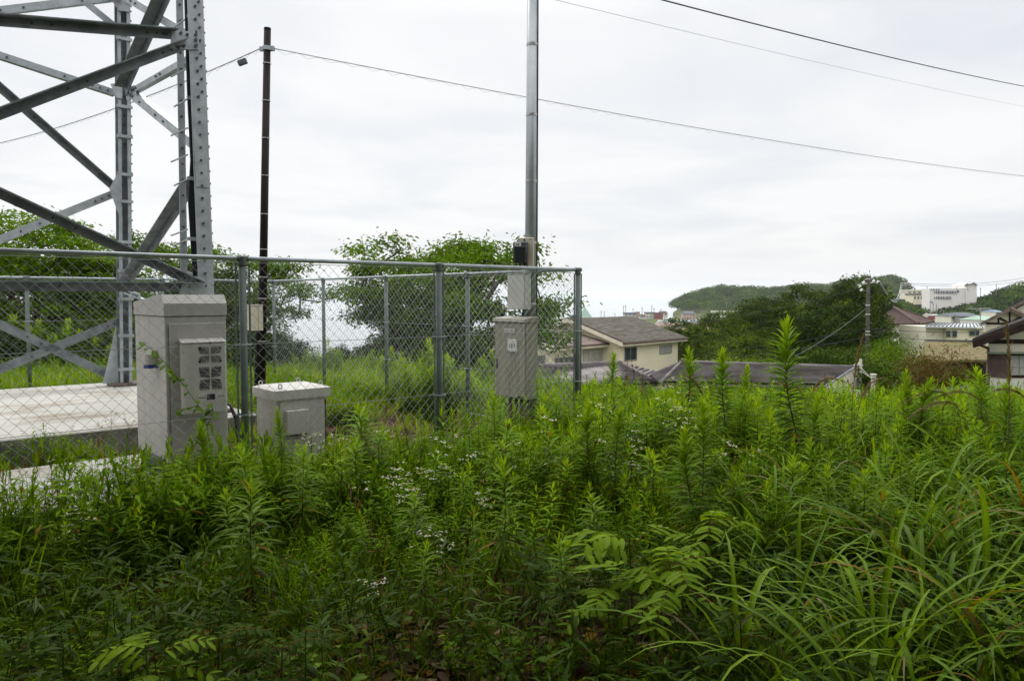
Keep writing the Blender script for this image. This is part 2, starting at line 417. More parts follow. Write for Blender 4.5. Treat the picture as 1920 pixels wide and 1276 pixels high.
def bushy_weed(h=.5, stems=6, n=16, ll=.07, lw=.3):
    g = G()
    for k in range(stems):
        a = rng.uniform(0, 6.28); sp = rng.uniform(.1, .45)
        e = np.array([math.cos(a) * sp, math.sin(a) * sp, rng.uniform(.7, 1.05)]) * h
        pts = [e * 0, e * np.array([.35, .35, .55]), e]; g.add(*stick(pts, [.003, .0025, .0012], .34, 3))
        t = np.linspace(.25, 1, n)[:, None]; base = 2 * t * (1 - t) * pts[1] + t * t * e
        t = t[:, 0]; az = rng.uniform(0, 6.28, n); el = rng.normal(.25, .35, n); L = ll * rng.uniform(.6, 1.25, n)
        g.add(*leaves(base, dirs(az, el), L, L * lw, bend=.3, prof=[(0, .2), (.4, 1), (1, .05)], tint=np.interp(t, [0, 1], [.30, .50]) + rng.normal(0, .04, n)))
    return g.arr()
def grass_tuft(n=26, L0=.45, wd=.009, spread=.05, bend=.6, tint=.42, prof=None, dry=.06, seg=4, el=(.8, 1.45)):
    pr = prof or ([(0, .7), (.3, 1), (.65, .8), (1, .03)] if seg == 4 else [(0, .7), (.5, 1), (1, .03)])
    g = G(); az = rng.uniform(0, 6.28, n); base = np.stack([rng.normal(0, spread, n), rng.normal(0, spread, n), np.zeros(n)], -1)
    L = L0 * rng.uniform(.5, 1.15, n)
    tn = tint + rng.normal(0, .07, n); tn = np.where(rng.random(n) < dry, rng.choice([.97, .84], n), tn)
    g.add(*leaves(base, dirs(az, rng.uniform(*el, n)), L, wd * rng.uniform(.7, 1.3, n), bend=rng.uniform(.15, 1, n) * bend, prof=pr, tint=tn, twist=rng.normal(0, .4, n)))
    return g.arr()
def sasa(h=.35, n=7, ll=.13):
    g = G(); ln = rng.normal(0, .2, 2); top = np.array([ln[0] * h, ln[1] * h, h])
    g.add(*stick([[0, 0, 0], top * [.4, .4, .6], top], [.003, .0025, .0015], .40, 3))
    t = rng.uniform(.55, 1, n); az = rng.uniform(0, 6.28, n)
    L = ll * rng.uniform(.7, 1.25, n)
    g.add(*leaves(top[None] * t[:, None], dirs(az, rng.uniform(-.1, .8, n)), L, L * .13, bend=rng.uniform(.1, .6, n), prof=LANCE, tint=.36 + rng.normal(0, .06, n), twist=rng.normal(0, .3, n)))
    return g.arr()
def round_leaves(n=14, r=.25, h=.18, size=.055):
    g = G(); base = np.stack([rng.normal(0, r * .5, n), rng.normal(0, r * .5, n), rng.uniform(.2, 1, n) * h], -1); az = rng.uniform(0, 6.28, n); L = size * rng.uniform(.6, 1.3, n)
    for b in base[::2]: g.add(*stick([[b[0] * .3, b[1] * .3, 0], b * [.8, .8, .8], b], [.0016, .0014, .001], .40, 3))
    g.add(*leaves(base, dirs(az, rng.uniform(-.4, .35, n)), L, L * .78, bend=.3, prof=OVAL, fold=.10, tint=.44 + rng.normal(0, .07, n)))
    return g.arr()
def litter(n=26, r=.3):
    g = G(); base = np.stack([rng.uniform(-r, r, n), rng.uniform(-r, r, n), rng.uniform(.004, .03, n)], -1)
    L = rng.uniform(.04, .1, n); g.add(*leaves(base, dirs(rng.uniform(0, 6.28, n), rng.normal(0, .25, n)), L, L * .45, bend=.1, prof=OVAL, fold=.15, tint=rng.choice([.84, .86, .895, .92, .98], n)))
    return g.arr()
def fleabane(h=.7):
    """thin branching stem with flat heads of small white daisies; returns (stem, leaves, flowers)"""
    st, lf, fl = G(), G(), G(); ln = rng.normal(0, .06, 2); top = np.array([ln[0], ln[1], 1.0]) * h * .78
    st.add(*stick([[0, 0, 0], top * [.4, .4, .5], top], [.003, .0026, .002], .34, 3)); n = 16; t = rng.uniform(.1, .95, n)
    L = rng.uniform(.04, .08, n); lf.add(*leaves(top[None] * t[:, None], dirs(rng.uniform(0, 6.28, n), rng.uniform(0, .9, n)), L, L * .16, bend=.25, tint=.42 + rng.normal(0, .04, n)))
    K = rng.integers(3, 7)
    for k in range(K):
        a = 6.28 * k / K + rng.normal(0, .3); rr = rng.uniform(.03, .11) * h / .7; b0 = top * rng.uniform(.8, 1)
        e = b0 + np.array([math.cos(a) * rr, math.sin(a) * rr, rng.uniform(.12, .2) * h])
        st.add(*stick([b0, (b0 + e) / 2 + [0, 0, -.01], e], [.0015, .0013, .001], .36, 3))
        for j in range(rng.integers(3, 7)):
            a2 = rng.uniform(0, 6.28); r2 = rng.uniform(.008, .032); f = e + np.array([math.cos(a2) * r2, math.sin(a2) * r2, rng.uniform(.004, .02)])
            st.add(*stick([e - [0, 0, .012], f], [.0009, .0008], .40, 3)); rad = rng.uniform(.0060, .0092); q = 12
            th = np.arange(q) * 6.283 / q; tl = rng.normal(0, .3, 2); V = [f + [0, 0, .001]]
            rj = rad * np.where(np.arange(q) % 2 == 0, 1.0, .78)
            for i in range(q): V.append(f + np.array([math.cos(th[i]) * rj[i], math.sin(th[i]) * rj[i], (tl[0] * math.cos(th[i]) + tl[1] * math.sin(th[i])) * rad]))
            fl.add(np.array(V), np.array([[0, 1 + i, 1 + (i + 1) % q, 1 + (i + 2) % q] for i in range(0, q, 2)]), .2)
            c = rad * .34; V = [f + np.array([math.cos(x) * c, math.sin(x) * c, .0022]) for x in th[::3]] ; fl.add(np.array(V), np.array([[0, 1, 2, 3]]), .9)
    return st, lf, fl
def pinnate(nfr=9, h=.5, fl=.36, ln=9, ls=.075, lw=.38, tint=.42):
    """sapling with long feather-shaped leaves: returns (stem, leaflets)"""
    st, lf = G(), G(); top = np.array([rng.normal(0, .05), rng.normal(0, .05), 1]) * h
    st.add(*stick([[0, 0, 0], top * .5, top], [.006, .005, .003], .88, 5))
    for k in range(nfr):
        a = k * 2.4 + rng.normal(0, .2); b = top * rng.uniform(.55, 1); el = rng.uniform(.05, .7)
        D = dirs(np.array([a]), np.array([el]))[0]; t = np.linspace(0, 1, 6)[:, None]; Lf = fl * rng.uniform(.7, 1.1)
        cur = b + D * t * Lf + np.array([0, 0, -1]) * t * t * Lf * .45
        st.add(*stick(list(cur), [.0022] * 6, .86, 3)); tt = np.repeat(np.linspace(.22, 1, ln), 2)[:, None]
        base = b + D * tt * Lf + np.array([0, 0, -1]) * tt * tt * Lf * .45; m = len(tt)
        az = a + np.where(np.arange(m) % 2 == 0, 1, -1) * rng.uniform(.85, 1.2, m); L = ls * rng.uniform(.8, 1.1, m)
        lf.add(*leaves(base, dirs(az, np.full(m, -.05) + rng.normal(0, .12, m)), L, L * lw, bend=.2, prof=OVAL, fold=.08, tint=tint + rng.normal(0, .035) + rng.normal(0, .015, m)))
    return st, lf
def arcs(base, az, L, W, th0, th1, prof, fold, tint):
    """long blades that rise and then arch over: the lean grows along the blade"""
    n = len(base); K = len(prof); rows = []; acr = []; p = base.copy(); tprev = 0; side = np.stack([-np.sin(az), np.cos(az), np.zeros(n)], -1); tw = rng.normal(0, .25, n)
    for t, wv in prof:
        for q in np.linspace(tprev, t, 4)[1:]:
            th = th0 + th1 * q ** 1.5; azq = az + tw * q; p = p + np.stack([np.cos(azq) * np.sin(th), np.sin(azq) * np.sin(th), np.cos(th)], -1) * (L * (t - tprev) / 3)[:, None]
        tprev = t; th = th0 + th1 * t ** 1.5; nn = np.stack([-np.cos(az) * np.cos(th), -np.sin(az) * np.cos(th), np.sin(th)], -1); hw = side * (W * wv / 2)[:, None]
        rows += [p - hw + nn * (fold * W * wv)[:, None], p.copy(), p + hw + nn * (fold * W * wv)[:, None]]; acr += [0, .5, 1]
    V = np.stack(rows, 1); f = []
    for r in range(K - 1):
        for j in range(2): f.append([r * 3 + j, r * 3 + j + 1, (r + 1) * 3 + j + 1, (r + 1) * 3 + j])
    F = (np.array(f)[None] + (np.arange(n) * K * 3)[:, None, None]).reshape(-1, 4); return V.reshape(-1, 3), F, np.repeat(tint, K * 3), np.tile(np.array(acr, float), n)
APROF = [(0, .5), (.12, .8), (.25, 1), (.38, 1), (.5, .95), (.62, .85), (.74, .7), (.86, .45), (1, .03)]
def pampas(n=44, L=1.4, wd=.034, spread=.13):
    az = rng.uniform(0, 6.28, n); rr = rng.uniform(0, spread, n); base = np.stack([np.cos(az) * rr, np.sin(az) * rr, rng.uniform(0, .05, n)], -1); az = az + rng.normal(0, .5, n)
    LL = L * rng.uniform(.5, 1.15, n); tn = .47 + rng.normal(0, .05, n); tn = np.where(rng.random(n) < .03, rng.choice([.84, .97], n), tn); g = G()
    g.add(*arcs(base, az, LL, wd * rng.uniform(.6, 1.15, n), rng.uniform(.05, .5, n), rng.uniform(1.2, 2.7, n), APROF, .16, tn)); return g
def plume(h=1.6, reach=.45, az=0.0, n=150):
    """dry seed stalk of last year, arching to one side; returns (stalk, plume)"""
    t = np.linspace(0, 1, 14); x = reach * np.maximum(t - .45, 0) ** 1.9 / .55 ** 1.9; z = h * (t - .30 * np.maximum(t - .62, 0) ** 2 / .38 ** 2 * (reach / .45))
    pts = np.stack([x * math.cos(az), x * math.sin(az), z], -1); st, pl = G(), G()
    st.add(*stick(list(pts), list(np.linspace(.0055, .0025, 14)), .97, 4)); q = rng.uniform(.66, 1, n)
    base = np.stack([np.interp(q, t, pts[:, i]) for i in range(3)], -1); tan = norm(np.stack([np.interp(np.minimum(q + .03, 1), t, pts[:, i]) for i in range(3)], -1) - base + 1e-5)
    L = rng.uniform(.05, .12, n) * np.interp(q, [.66, .8, 1], [1, 1, .45])
    pl.add(*leaves(base, tan + rng.normal(0, .22, (n, 3)), L, .0048, bend=.15, prof=[(0, 1), (.5, 1), (1, .2)], tint=.97 + rng.normal(0, .01, n)))
    return st, pl

# ------------------------------------------------------------------ trees
def tree_parts(seed, lobes, K, per, leaf, crad, forks=((0, 0),), trunk_r=.14, flat=.55, tint=.40, lw=.45, dtint=.05, droop=.25, shell=.35, segs=3):
    """lobes: ellipsoids (cx,cy,cz,rx,ry,rz) filled with leaf clusters; every cluster hangs on a branch that grows from the nearest older node"""
    r = np.random.default_rng(seed); lobes = np.array(lobes, float); vol = np.prod(lobes[:, 3:], 1) ** .8; cs = []
    while len(cs) < K:
        l = lobes[r.choice(len(lobes), p=vol / vol.sum())]; d = r.normal(0, 1, 3); d /= np.linalg.norm(d); q = r.uniform(shell, 1) ** .6
        p = l[:3] + d * l[3:] * q * (1 + .16 * math.sin(3.1 * d[0] + 5 * d[2] + seed) + .12 * math.sin(7 * d[1] + seed))
        if p[2] > .35: cs.append(p)
    cs = np.array(cs); zmin = cs[:, 2].min(); ctr = lobes[:, :3].mean(0)
    nodes = []; par = []; tips = []
    for fx, fy in forks:
        b = np.array([fx, fy, -.15]); top = ctr * [.35, .35, 0] + np.array([fx * 1.4, fy * 1.4, max(zmin * .9 + .5, ctr[2] * .62)])
        pi = -1
        for t in np.linspace(0, 1, 6):
            p = b * (1 - t) + top * t + np.array([.06 * math.sin(4 * t + seed), .06 * math.cos(5 * t + seed), 0]) * top[2] * .35 * t; nodes.append(p); par.append(pi); pi = len(nodes) - 1
    base_ids = [i for i in range(len(nodes))]
    order = np.argsort(np.min(np.linalg.norm(cs[:, None] - np.array(nodes)[None, 3::6 if False else 1], axis=2), axis=1))
    for ci in order:
        c = cs[ci]; A = np.array(nodes); dd = np.linalg.norm(A - c, axis=1) + 1.1 * np.maximum(A[:, 2] - c[2] + .15, 0) + (A[:, 2] < .45 * zmin) * 3
        j = int(np.argmin(dd)); p0 = A[j]; m = (p0 + c) / 2 + np.array([0, 0, -.06]) * np.linalg.norm(c - p0) + r.normal(0, .04, 3) * np.linalg.norm(c - p0)
        nodes.append(m); par.append(j); nodes.append(c); par.append(len(nodes) - 2); tips.append(len(nodes) - 1)
    cnt = np.zeros(len(nodes))
    for i in range(len(nodes) - 1, -1, -1):
        cnt[i] += 1
        if par[i] >= 0: cnt[par[i]] += cnt[i]
    rad = trunk_r * (cnt / cnt.max()) ** .46; rad = np.maximum(rad, .007); tr = MB()
    for i, p in enumerate(par):
        if p >= 0: tr.tube([nodes[p], nodes[i]], [rad[p] if cnt[p] < cnt[i] * 2.5 else rad[i] * 1.15, rad[i]], 6 if rad[i] > .03 else 4, cap=False)
    n = K * per; C = np.repeat(cs, per, 0); off = r.normal(0, 1, (n, 3)) * [crad, crad, crad * flat]; P = C + off; ct = np.repeat(r.normal(0, dtint, K), per)
    az = np.arctan2(off[:, 1], off[:, 0]) + r.normal(0, .8, n); L = leaf * r.uniform(.65, 1.25, n)
    D = dirs(az, r.normal(-.1, .4, n)); g = G(); nr_ = norm(norm(off) * .75 + np.array([0, 0, .45]) + r.normal(0, .45, (n, 3)))
    pr = [(0, .25), (.45, 1), (1, .08)] if segs == 3 else [(0, .6), (1, .5)]
    g.add(*leaves(P, D, L, L * lw, bend=droop, prof=pr, tint=np.clip(tint + ct + r.normal(0, .04, n), .02, .74), twist=r.normal(0, .35, n), nrm=nr_))
    return tr, g
BARK = mat('dark_bark', (.045, .035, .028), .85, 0, ((.10, .085, .07), 12, .9), .4, 30, .2)
LEAFT = leafmat('tree_foliage', .30, .45, 0)
EXTRA = {}
def make_tree(name, label, loc, rz, group, mesh, mleaf, scale=1.0, cat='tree'):
    t = thing(name, label, cat, loc, rz, group); t.scale = (scale,) * 3
    if mesh in EXTRA and (mesh, mleaf.name) not in EXTRA:
        me = EXTRA[mesh][1].copy(); me.materials.clear(); me.materials.append(mleaf); EXTRA[(mesh, mleaf.name)] = (EXTRA[mesh][0], me)
    if mesh not in EXTRA:
        tr, g = TREES[mesh](); a = tr.build('trunk', BARK, t, smooth=True); b = emit('crown', g, mleaf, t); EXTRA[mesh] = EXTRA[(mesh, mleaf.name)] = (a.data, b.data)
    else:
        for nm, me in zip(('trunk', 'crown'), EXTRA[(mesh, mleaf.name)]):
            o = bpy.data.objects.new(nm, me); COL.objects.link(o); o.parent = t
    return t
def reed_bush(n=17, r=.42):
    tr, g = MB(), G()
    for k in range(n):
        a_ = rng.uniform(0, 6.28); q = r * rng.uniform(0, 1) ** .6; h_ = (1.38 - .9 * (q / r) ** 2 * .55) * rng.uniform(.72, 1); s_, l_ = goldenrod(1.0, 74, False, False)
        off = np.array([math.cos(a_) * q, math.sin(a_) * q, 0]); sc = np.array([h_ ** .7, h_ ** .7, h_]); ln = np.array([math.cos(a_) * q * .5, math.sin(a_) * q * .5])
        for src, dst in ((s_, None), (l_, g)):
            V, F, T_, A_ = src.arr(); V = V * sc; V[:, :2] += ln * V[:, 2:3] ; V = V + off
            if dst is None: tr.add(V.tolist(), F.tolist())
            else: dst.add(V, F, np.clip(T_ + .03, 0, .76), A_)
    return tr, g
def cherry_lobes(seed, n, rad, top):
    """flat, uneven tiers of foliage with gaps between them"""
    r = np.random.default_rng(seed); out = []
    for k in range(n):
        f = k / (n - 1); z = .95 + (top - .95) * f ** .9 + r.normal(0, .08); rr = rad * math.sin(math.pi * min(.98, .22 + .74 * (1 - f) ** .8)) ** .8; a_ = k * 2.4 + r.normal(0, .5); q = rr * r.uniform(.35, .9)
        out.append((math.cos(a_) * q, math.sin(a_) * q * .8, z, r.uniform(.65, 1.15), r.uniform(.6, 1.0), r.uniform(.18, .34)))
    return out
TREES = {
 'cherry_wide': lambda: tree_parts(3, cherry_lobes(3, 15, 2.7, 3.55), 190, 66, .115, .20, ((0, 0), (.35, .1)), .12, .5, .40, shell=.15),
 'cherry_tall': lambda: tree_parts(8, cherry_lobes(8, 13, 2.2, 3.75), 165, 66, .115, .20, ((0, 0), (.25, -.15)), .11, .5, .40, shell=.15),
 'cherry_droop': lambda: tree_parts(21, cherry_lobes(21, 15, 2.9, 3.6), 210, 66, .115, .21, ((0, 0), (-.3, .1)), .13, .5, .37, shell=.15),
 'evergreen': lambda: tree_parts(30, [(0, 0, 3.9, 1.7, 1.5, .9), (-1.6, 0, 3.0, 1.7, 1.5, .9), (1.7, 0, 2.9, 1.6, 1.5, .85), (2.4, 0, 1.7, 1.4, 1.3, .8), (-2.4, 0, 1.6, 1.4, 1.3, .9), (0, -.3, 1.9, 2.0, 1.4, 1.1)], 380, 100, .14, .26, ((0, 0),), .16, .4, .45, .34, shell=.5),
 'broad_a': lambda: tree_parts(41, [(0, 0, 7, 3.4, 3.3, 2.6), (2.6, 0, 5.2, 2.6, 2.4, 2.2), (-2.6, 0, 5.4, 2.6, 2.6, 2.2), (0, -1.5, 3.4, 3.3, 2.8, 2.2)], 300, 80, .27, .40, ((0, 0),), .28, .5, .30, .5, .09, shell=.72),
 'broad_b': lambda: tree_parts(52, [(0, 0, 6.4, 3.8, 3.2, 2.1), (2.2, 0, 8.1, 2.1, 2.1, 1.6), (-2.4, 0, 4.4, 2.9, 2.6, 2.1), (1.8, -1, 3.6, 3.0, 2.6, 2.1)], 300, 80, .27, .40, ((0, 0),), .28, .5, .34, .5, .10, shell=.72),
 'broad_c': lambda: tree_parts(63, [(0, 0, 4.6, 2.8, 2.7, 1.8), (1.7, 0, 3.1, 2.2, 2.1, 1.6), (-1.8, 0, 3.0, 2.2, 2.2, 1.8), (0, -.8, 1.8, 2.6, 2.1, 1.5)], 170, 85, .25, .40, ((0, 0),), .2, .5, .42, .5, .07, shell=.5),
 'bamboo': lambda: tree_parts(74, [(0, 0, 4.4, 1.0, .9, 1.4), (.5, 0, 2.8, 1.3, 1.0, 1.2), (-.6, 0, 2.4, 1.2, 1.0, 1.2), (0, 0, 1.2, 1.5, 1.2, .9)], 110, 70, .19, .30, ((0, 0), (.3, .2), (-.3, 0)), .05, 1.0, .47, .22, .05, .5, shell=.3),
 'willow_bush': lambda: tree_parts(91, [(0, 0, .95, .42, .4, .38), (.4, 0, .66, .38, .35, .3), (-.4, .1, .62, .40, .35, .3), (0, 0, .45, .6, .5, .2)], 90, 60, .12, .12, ((0, 0), (.1, .1)), .02, 1.0, .52, .17, .05, .3, shell=.1),
 'reed_bush': lambda: reed_bush(),
 'dark_bush': lambda: tree_parts(92, [(0, 0, .75, .6, .5, .3), (.5, 0, .5, .5, .5, .25), (-.5, 0, .5, .5, .5, .25)], 80, 60, .07, .11, ((0, 0),), .02, .7, .30, .5, .05, .2, shell=.3),
 'overhang': lambda: tree_parts(85, [(0, 0, 5.6, 3.2, 2.6, 1.2), (1.5, 1.5, 5.2, 2.2, 2.2, .9), (-1.5, 1.2, 5.4, 2.2, 2.2, 1.0), (0, -1, 4.4, 2.6, 2, 1.3)], 170, 70, .26, .42, ((0, 0),), .2, .5, .30, .55, .05, shell=.2),
}
# ------------------------------------------------------------------ ground, sea
def soilmat():
    m = bpy.data.materials.new('soil_and_low_grass'); m.use_nodes = True; t = m.node_tree; b = t.nodes['Principled BSDF']; b.inputs['Roughness'].default_value = .95
    b.inputs['Specular IOR Level'].default_value = .1
    c = t.nodes.new('ShaderNodeTexCoord'); n = t.nodes.new('ShaderNodeTexNoise'); n.inputs['Scale'].default_value = .8; n.inputs['Detail'].default_value = 9; n.inputs['Roughness'].default_value = .65
    t.links.new(c.outputs['Object'], n.inputs['Vector']); r = t.nodes.new('ShaderNodeValToRGB'); e = r.color_ramp.elements
    e[0].position = .38; e[0].color = (.035, .020, .013, 1); e[1].position = .62; e[1].color = (.10, .054, .031, 1)
    t.links.new(n.outputs['Fac'], r.inputs[0])
    # far land is scrub and grass
    g = t.nodes.new('ShaderNodeTexNoise'); g.inputs['Scale'].default_value = .06; g.inputs['Detail'].default_value = 10; t.links.new(c.outputs['Object'], g.inputs['Vector'])
    r2 = t.nodes.new('ShaderNodeValToRGB'); e = r2.color_ramp.elements; e[0].position = .4; e[0].color = (.03, .06, .012, 1); e[1].position = .62; e[1].color = (.12, .13, .05, 1)
    t.links.new(g.outputs['Fac'], r2.inputs[0])
    sp = t.nodes.new('ShaderNodeSeparateXYZ'); t.links.new(c.outputs['Object'], sp.inputs[0])
    mr = t.nodes.new('ShaderNodeMapRange'); mr.inputs[1].default_value = 13; mr.inputs[2].default_value = 18; t.links.new(sp.outputs[1], mr.inputs[0])
    mx_ = t.nodes.new('ShaderNodeMixRGB'); t.links.new(mr.outputs[0], mx_.inputs[0]); t.links.new(r.outputs[0], mx_.inputs[1]); t.links.new(r2.outputs[0], mx_.inputs[2])
    t.links.new(mx_.outputs[0], b.inputs['Base Color'])
    n2 = t.nodes.new('ShaderNodeTexNoise'); n2.inputs['Scale'].default_value = 22; n2.inputs['Detail'].default_value = 6; t.links.new(c.outputs['Object'], n2.inputs['Vector'])
    bp = t.nodes.new('ShaderNodeBump'); bp.inputs['Strength'].default_value = .8; bp.inputs['Distance'].default_value = .04
    t.links.new(n2.outputs['Fac'], bp.inputs['Height']); t.links.new(bp.outputs[0], b.inputs['Normal']); return m
nr, na = 190, 900
rad_ = np.concatenate([[0], np.geomspace(.6, 2600, nr)]); ang = np.linspace(-math.pi, math.pi, na, endpoint=False)
# finer angles ahead of the camera
ang = ang - .55 * np.sin(ang)
X = np.outer(rad_, np.sin(ang)); Y = np.outer(rad_, np.cos(ang)); Z = H(X, Y)
V = np.stack([X, Y, Z], -1).reshape(-1, 3); ii, jj = np.meshgrid(np.arange(nr), np.arange(na), indexing='ij'); j2 = (jj + 1) % na
F = np.stack([ii * na + jj, (ii + 1) * na + jj, (ii + 1) * na + j2, ii * na + j2], -1).reshape(-1, 4)
tag(emit('ground', (V, F, np.zeros(len(V)), np.zeros(len(V))), soilmat()), kind='structure')
m = bpy.data.materials.new('sea_water'); m.use_nodes = True; t = m.node_tree; b = t.nodes['Principled BSDF']
b.inputs['Base Color'].default_value = (.22, .27, .30, 1); b.inputs['Roughness'].default_value = .05
c = t.nodes.new('ShaderNodeTexCoord'); n = t.nodes.new('ShaderNodeTexNoise'); n.inputs['Scale'].default_value = .25; n.inputs['Detail'].default_value = 6
t.links.new(c.outputs['Object'], n.inputs['Vector']); bp = t.nodes.new('ShaderNodeBump'); bp.inputs['Strength'].default_value = .10; bp.inputs['Distance'].default_value = .3
t.links.new(n.outputs['Fac'], bp.inputs['Height']); t.links.new(bp.outputs[0], b.inputs['Normal'])
o = MB().add([(-26000, -200, -19), (26000, -200, -19), (26000, 26000, -19), (-26000, 26000, -19)], [(0, 1, 2, 3)]).build('sea', m); tag(o, kind='structure')

# ------------------------------------------------------------------ concrete
def concmat():
    m = bpy.data.materials.new('concrete'); m.use_nodes = True; t = m.node_tree; b = t.nodes['Principled BSDF']; b.inputs['Roughness'].default_value = .85
    c = t.nodes.new('ShaderNodeTexCoord'); mp = t.nodes.new('ShaderNodeMapping'); mp.inputs['Scale'].default_value = (.7, 1.8, 1); t.links.new(c.outputs['Object'], mp.inputs[0])
    n = t.nodes.new('ShaderNodeTexNoise'); n.inputs['Scale'].default_value = 1.3; n.inputs['Detail'].default_value = 8; n.inputs['Distortion'].default_value = .6
    t.links.new(mp.outputs[0], n.inputs['Vector']); r = t.nodes.new('ShaderNodeValToRGB'); e = r.color_ramp.elements
    e[0].position = .32; e[0].color = (.30, .25, .19, 1); e[1].position = .50; e[1].color = (.47, .455, .41, 1); t.links.new(n.outputs['Fac'], r.inputs[0])
    # darker mottled tone on the upright faces
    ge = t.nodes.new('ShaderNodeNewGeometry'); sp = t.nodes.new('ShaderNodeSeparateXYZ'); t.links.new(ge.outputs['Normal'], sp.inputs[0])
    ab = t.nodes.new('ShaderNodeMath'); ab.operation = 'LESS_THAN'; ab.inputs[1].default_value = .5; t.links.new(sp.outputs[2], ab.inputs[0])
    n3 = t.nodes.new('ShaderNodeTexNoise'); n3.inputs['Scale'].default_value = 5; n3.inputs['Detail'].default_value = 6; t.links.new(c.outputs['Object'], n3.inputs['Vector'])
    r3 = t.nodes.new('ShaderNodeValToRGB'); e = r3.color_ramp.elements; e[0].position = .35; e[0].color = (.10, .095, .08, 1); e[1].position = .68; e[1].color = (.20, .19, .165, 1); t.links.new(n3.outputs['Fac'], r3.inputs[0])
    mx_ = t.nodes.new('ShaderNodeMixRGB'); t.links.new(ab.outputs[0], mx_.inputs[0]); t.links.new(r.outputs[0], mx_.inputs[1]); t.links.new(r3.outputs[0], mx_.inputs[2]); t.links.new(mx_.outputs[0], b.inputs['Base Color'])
    n2 = t.nodes.new('ShaderNodeTexNoise'); n2.inputs['Scale'].default_value = 60; t.links.new(c.outputs['Object'], n2.inputs['Vector'])
    bp = t.nodes.new('ShaderNodeBump'); bp.inputs['Strength'].default_value = .25; bp.inputs['Distance'].default_value = .01
    t.links.new(n2.outputs['Fac'], bp.inputs['Height']); t.links.new(bp.outputs[0], b.inputs['Normal']); return m
CONC = concmat()
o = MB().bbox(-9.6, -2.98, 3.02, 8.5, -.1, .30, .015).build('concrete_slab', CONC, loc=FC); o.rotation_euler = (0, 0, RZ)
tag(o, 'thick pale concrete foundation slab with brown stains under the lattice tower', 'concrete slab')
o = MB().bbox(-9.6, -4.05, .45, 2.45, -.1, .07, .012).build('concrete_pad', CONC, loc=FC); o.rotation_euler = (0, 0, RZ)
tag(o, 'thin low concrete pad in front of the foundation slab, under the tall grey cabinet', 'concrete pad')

# ------------------------------------------------------------------ chain link fence
FH = 2.2
def fence(name, label, origin, rz, x0, x1, posts, bottom=False, endbars=True, corner=None, railext=0.0):
    t = thing(name, label, 'fence', origin, rz, 'chain link fence runs round the tower compound')
    mb = MB().tube([(x0, 0, FH), (x1 + railext, 0, FH)], .021, 10); mb.build('top_rail', GALV, t, smooth=True)
    if bottom: MB().tube([(x0, 0, .10), (x1, 0, .10)], .018, 8).build('bottom_rail', GALV, t, smooth=True)
    for px in posts:
        b = MB().tube([(px, .0, -.2), (px, .0, FH - .055)], .033, 12)
        p = b.build('post', FPOST, t, smooth=True)
        c = MB().tube([(px, 0, FH - .06), (px, 0, FH + .012)], .039, 12); c.tube([(px - .05, 0, FH), (px + .05, 0, FH)], .028, 10); c.build('rail_clamp', FPOST, p, smooth=False)
        for z in (1.42, .78):
            d = MB()
            for k in range(16):
                a0, a1 = 2 * math.pi * k / 16, 2 * math.pi * (k + 1) / 16
                rx = .075; ry = .045
                d.bar((px + rx * math.cos(a0), ry * math.sin(a0), z), (px + rx * math.cos(a1), ry * math.sin(a1), z), .006, .014)
            d.build('wire_clip', GALV, p)
        if endbars:
            e = MB()
            for s_ in (-1, 1): e.box(px + s_ * .062 - .007, px + s_ * .062 + .007, -.006, .006, .03, FH - .05)
            e.build('stretcher_bar', FPOST, p)
    w_ = MB()
    for z in (FH - .035, 1.42, .78, .12): w_.tube([(x0, .028, z), (x1, .028, z)], .0026, 4, cap=False)
    w_.build('tension_wire', WIRE, t)
    # woven mesh: zigzag wires, each hooked into its neighbour
    pit = .052; n = int((x1 - x0) / pit); rows = int((FH - .06) / pit); V = []; Fs = []; r_ = .0023; o_ = 0
    ks = np.arange(rows + 1); z = .03 + ks * pit
    for i in range(n):
        xc = x0 + (i + .5) * pit; sgn = np.where((ks + i) % 2 == 0, 1, -1)
        x = xc + sgn * pit * .53; y = .028 + sgn * .0035; pts = np.stack([x, y, z], -1)
        ring = np.array([[1, 0, .4], [-.5, .87, 0], [-.5, -.87, 0]]) * r_
        V.append((pts[:, None] + ring[None]).reshape(-1, 3)); a = np.arange(rows)[:, None] * 3
        for k in range(3): Fs.append(np.concatenate([a + k, a + (k + 1) % 3, a + 3 + (k + 1) % 3, a + 3 + k], 1) + o_)
        o_ += (rows + 1) * 3
    emit('wire_mesh', (np.concatenate(V), np.concatenate(Fs), np.zeros(o_), np.zeros(o_)), WIRE, t, smooth=False)
    return t
fence('chain_link_fence', 'galvanised chain link fence run nearest the weeds, passing in front of the grey cabinets', FC, RZ, -9.3, 0, [0, -2.17, -4.35, -6.53, -8.7])
RB = RZ + math.pi / 2
fence('chain_link_fence', 'chain link fence run going back from the right corner post beside the cream house', E(0, 0), RB, 0, 9.2, [2.3, 4.6, 6.9, 9.2], bottom=True, endbars=False)
fence('chain_link_fence', 'farthest chain link fence run, behind the lattice tower and in front of the green trees', E(0, 9.2), RZ, -13, 0, [-2.3, -4.6, -6.9, -9.2, -11.5], endbars=False)

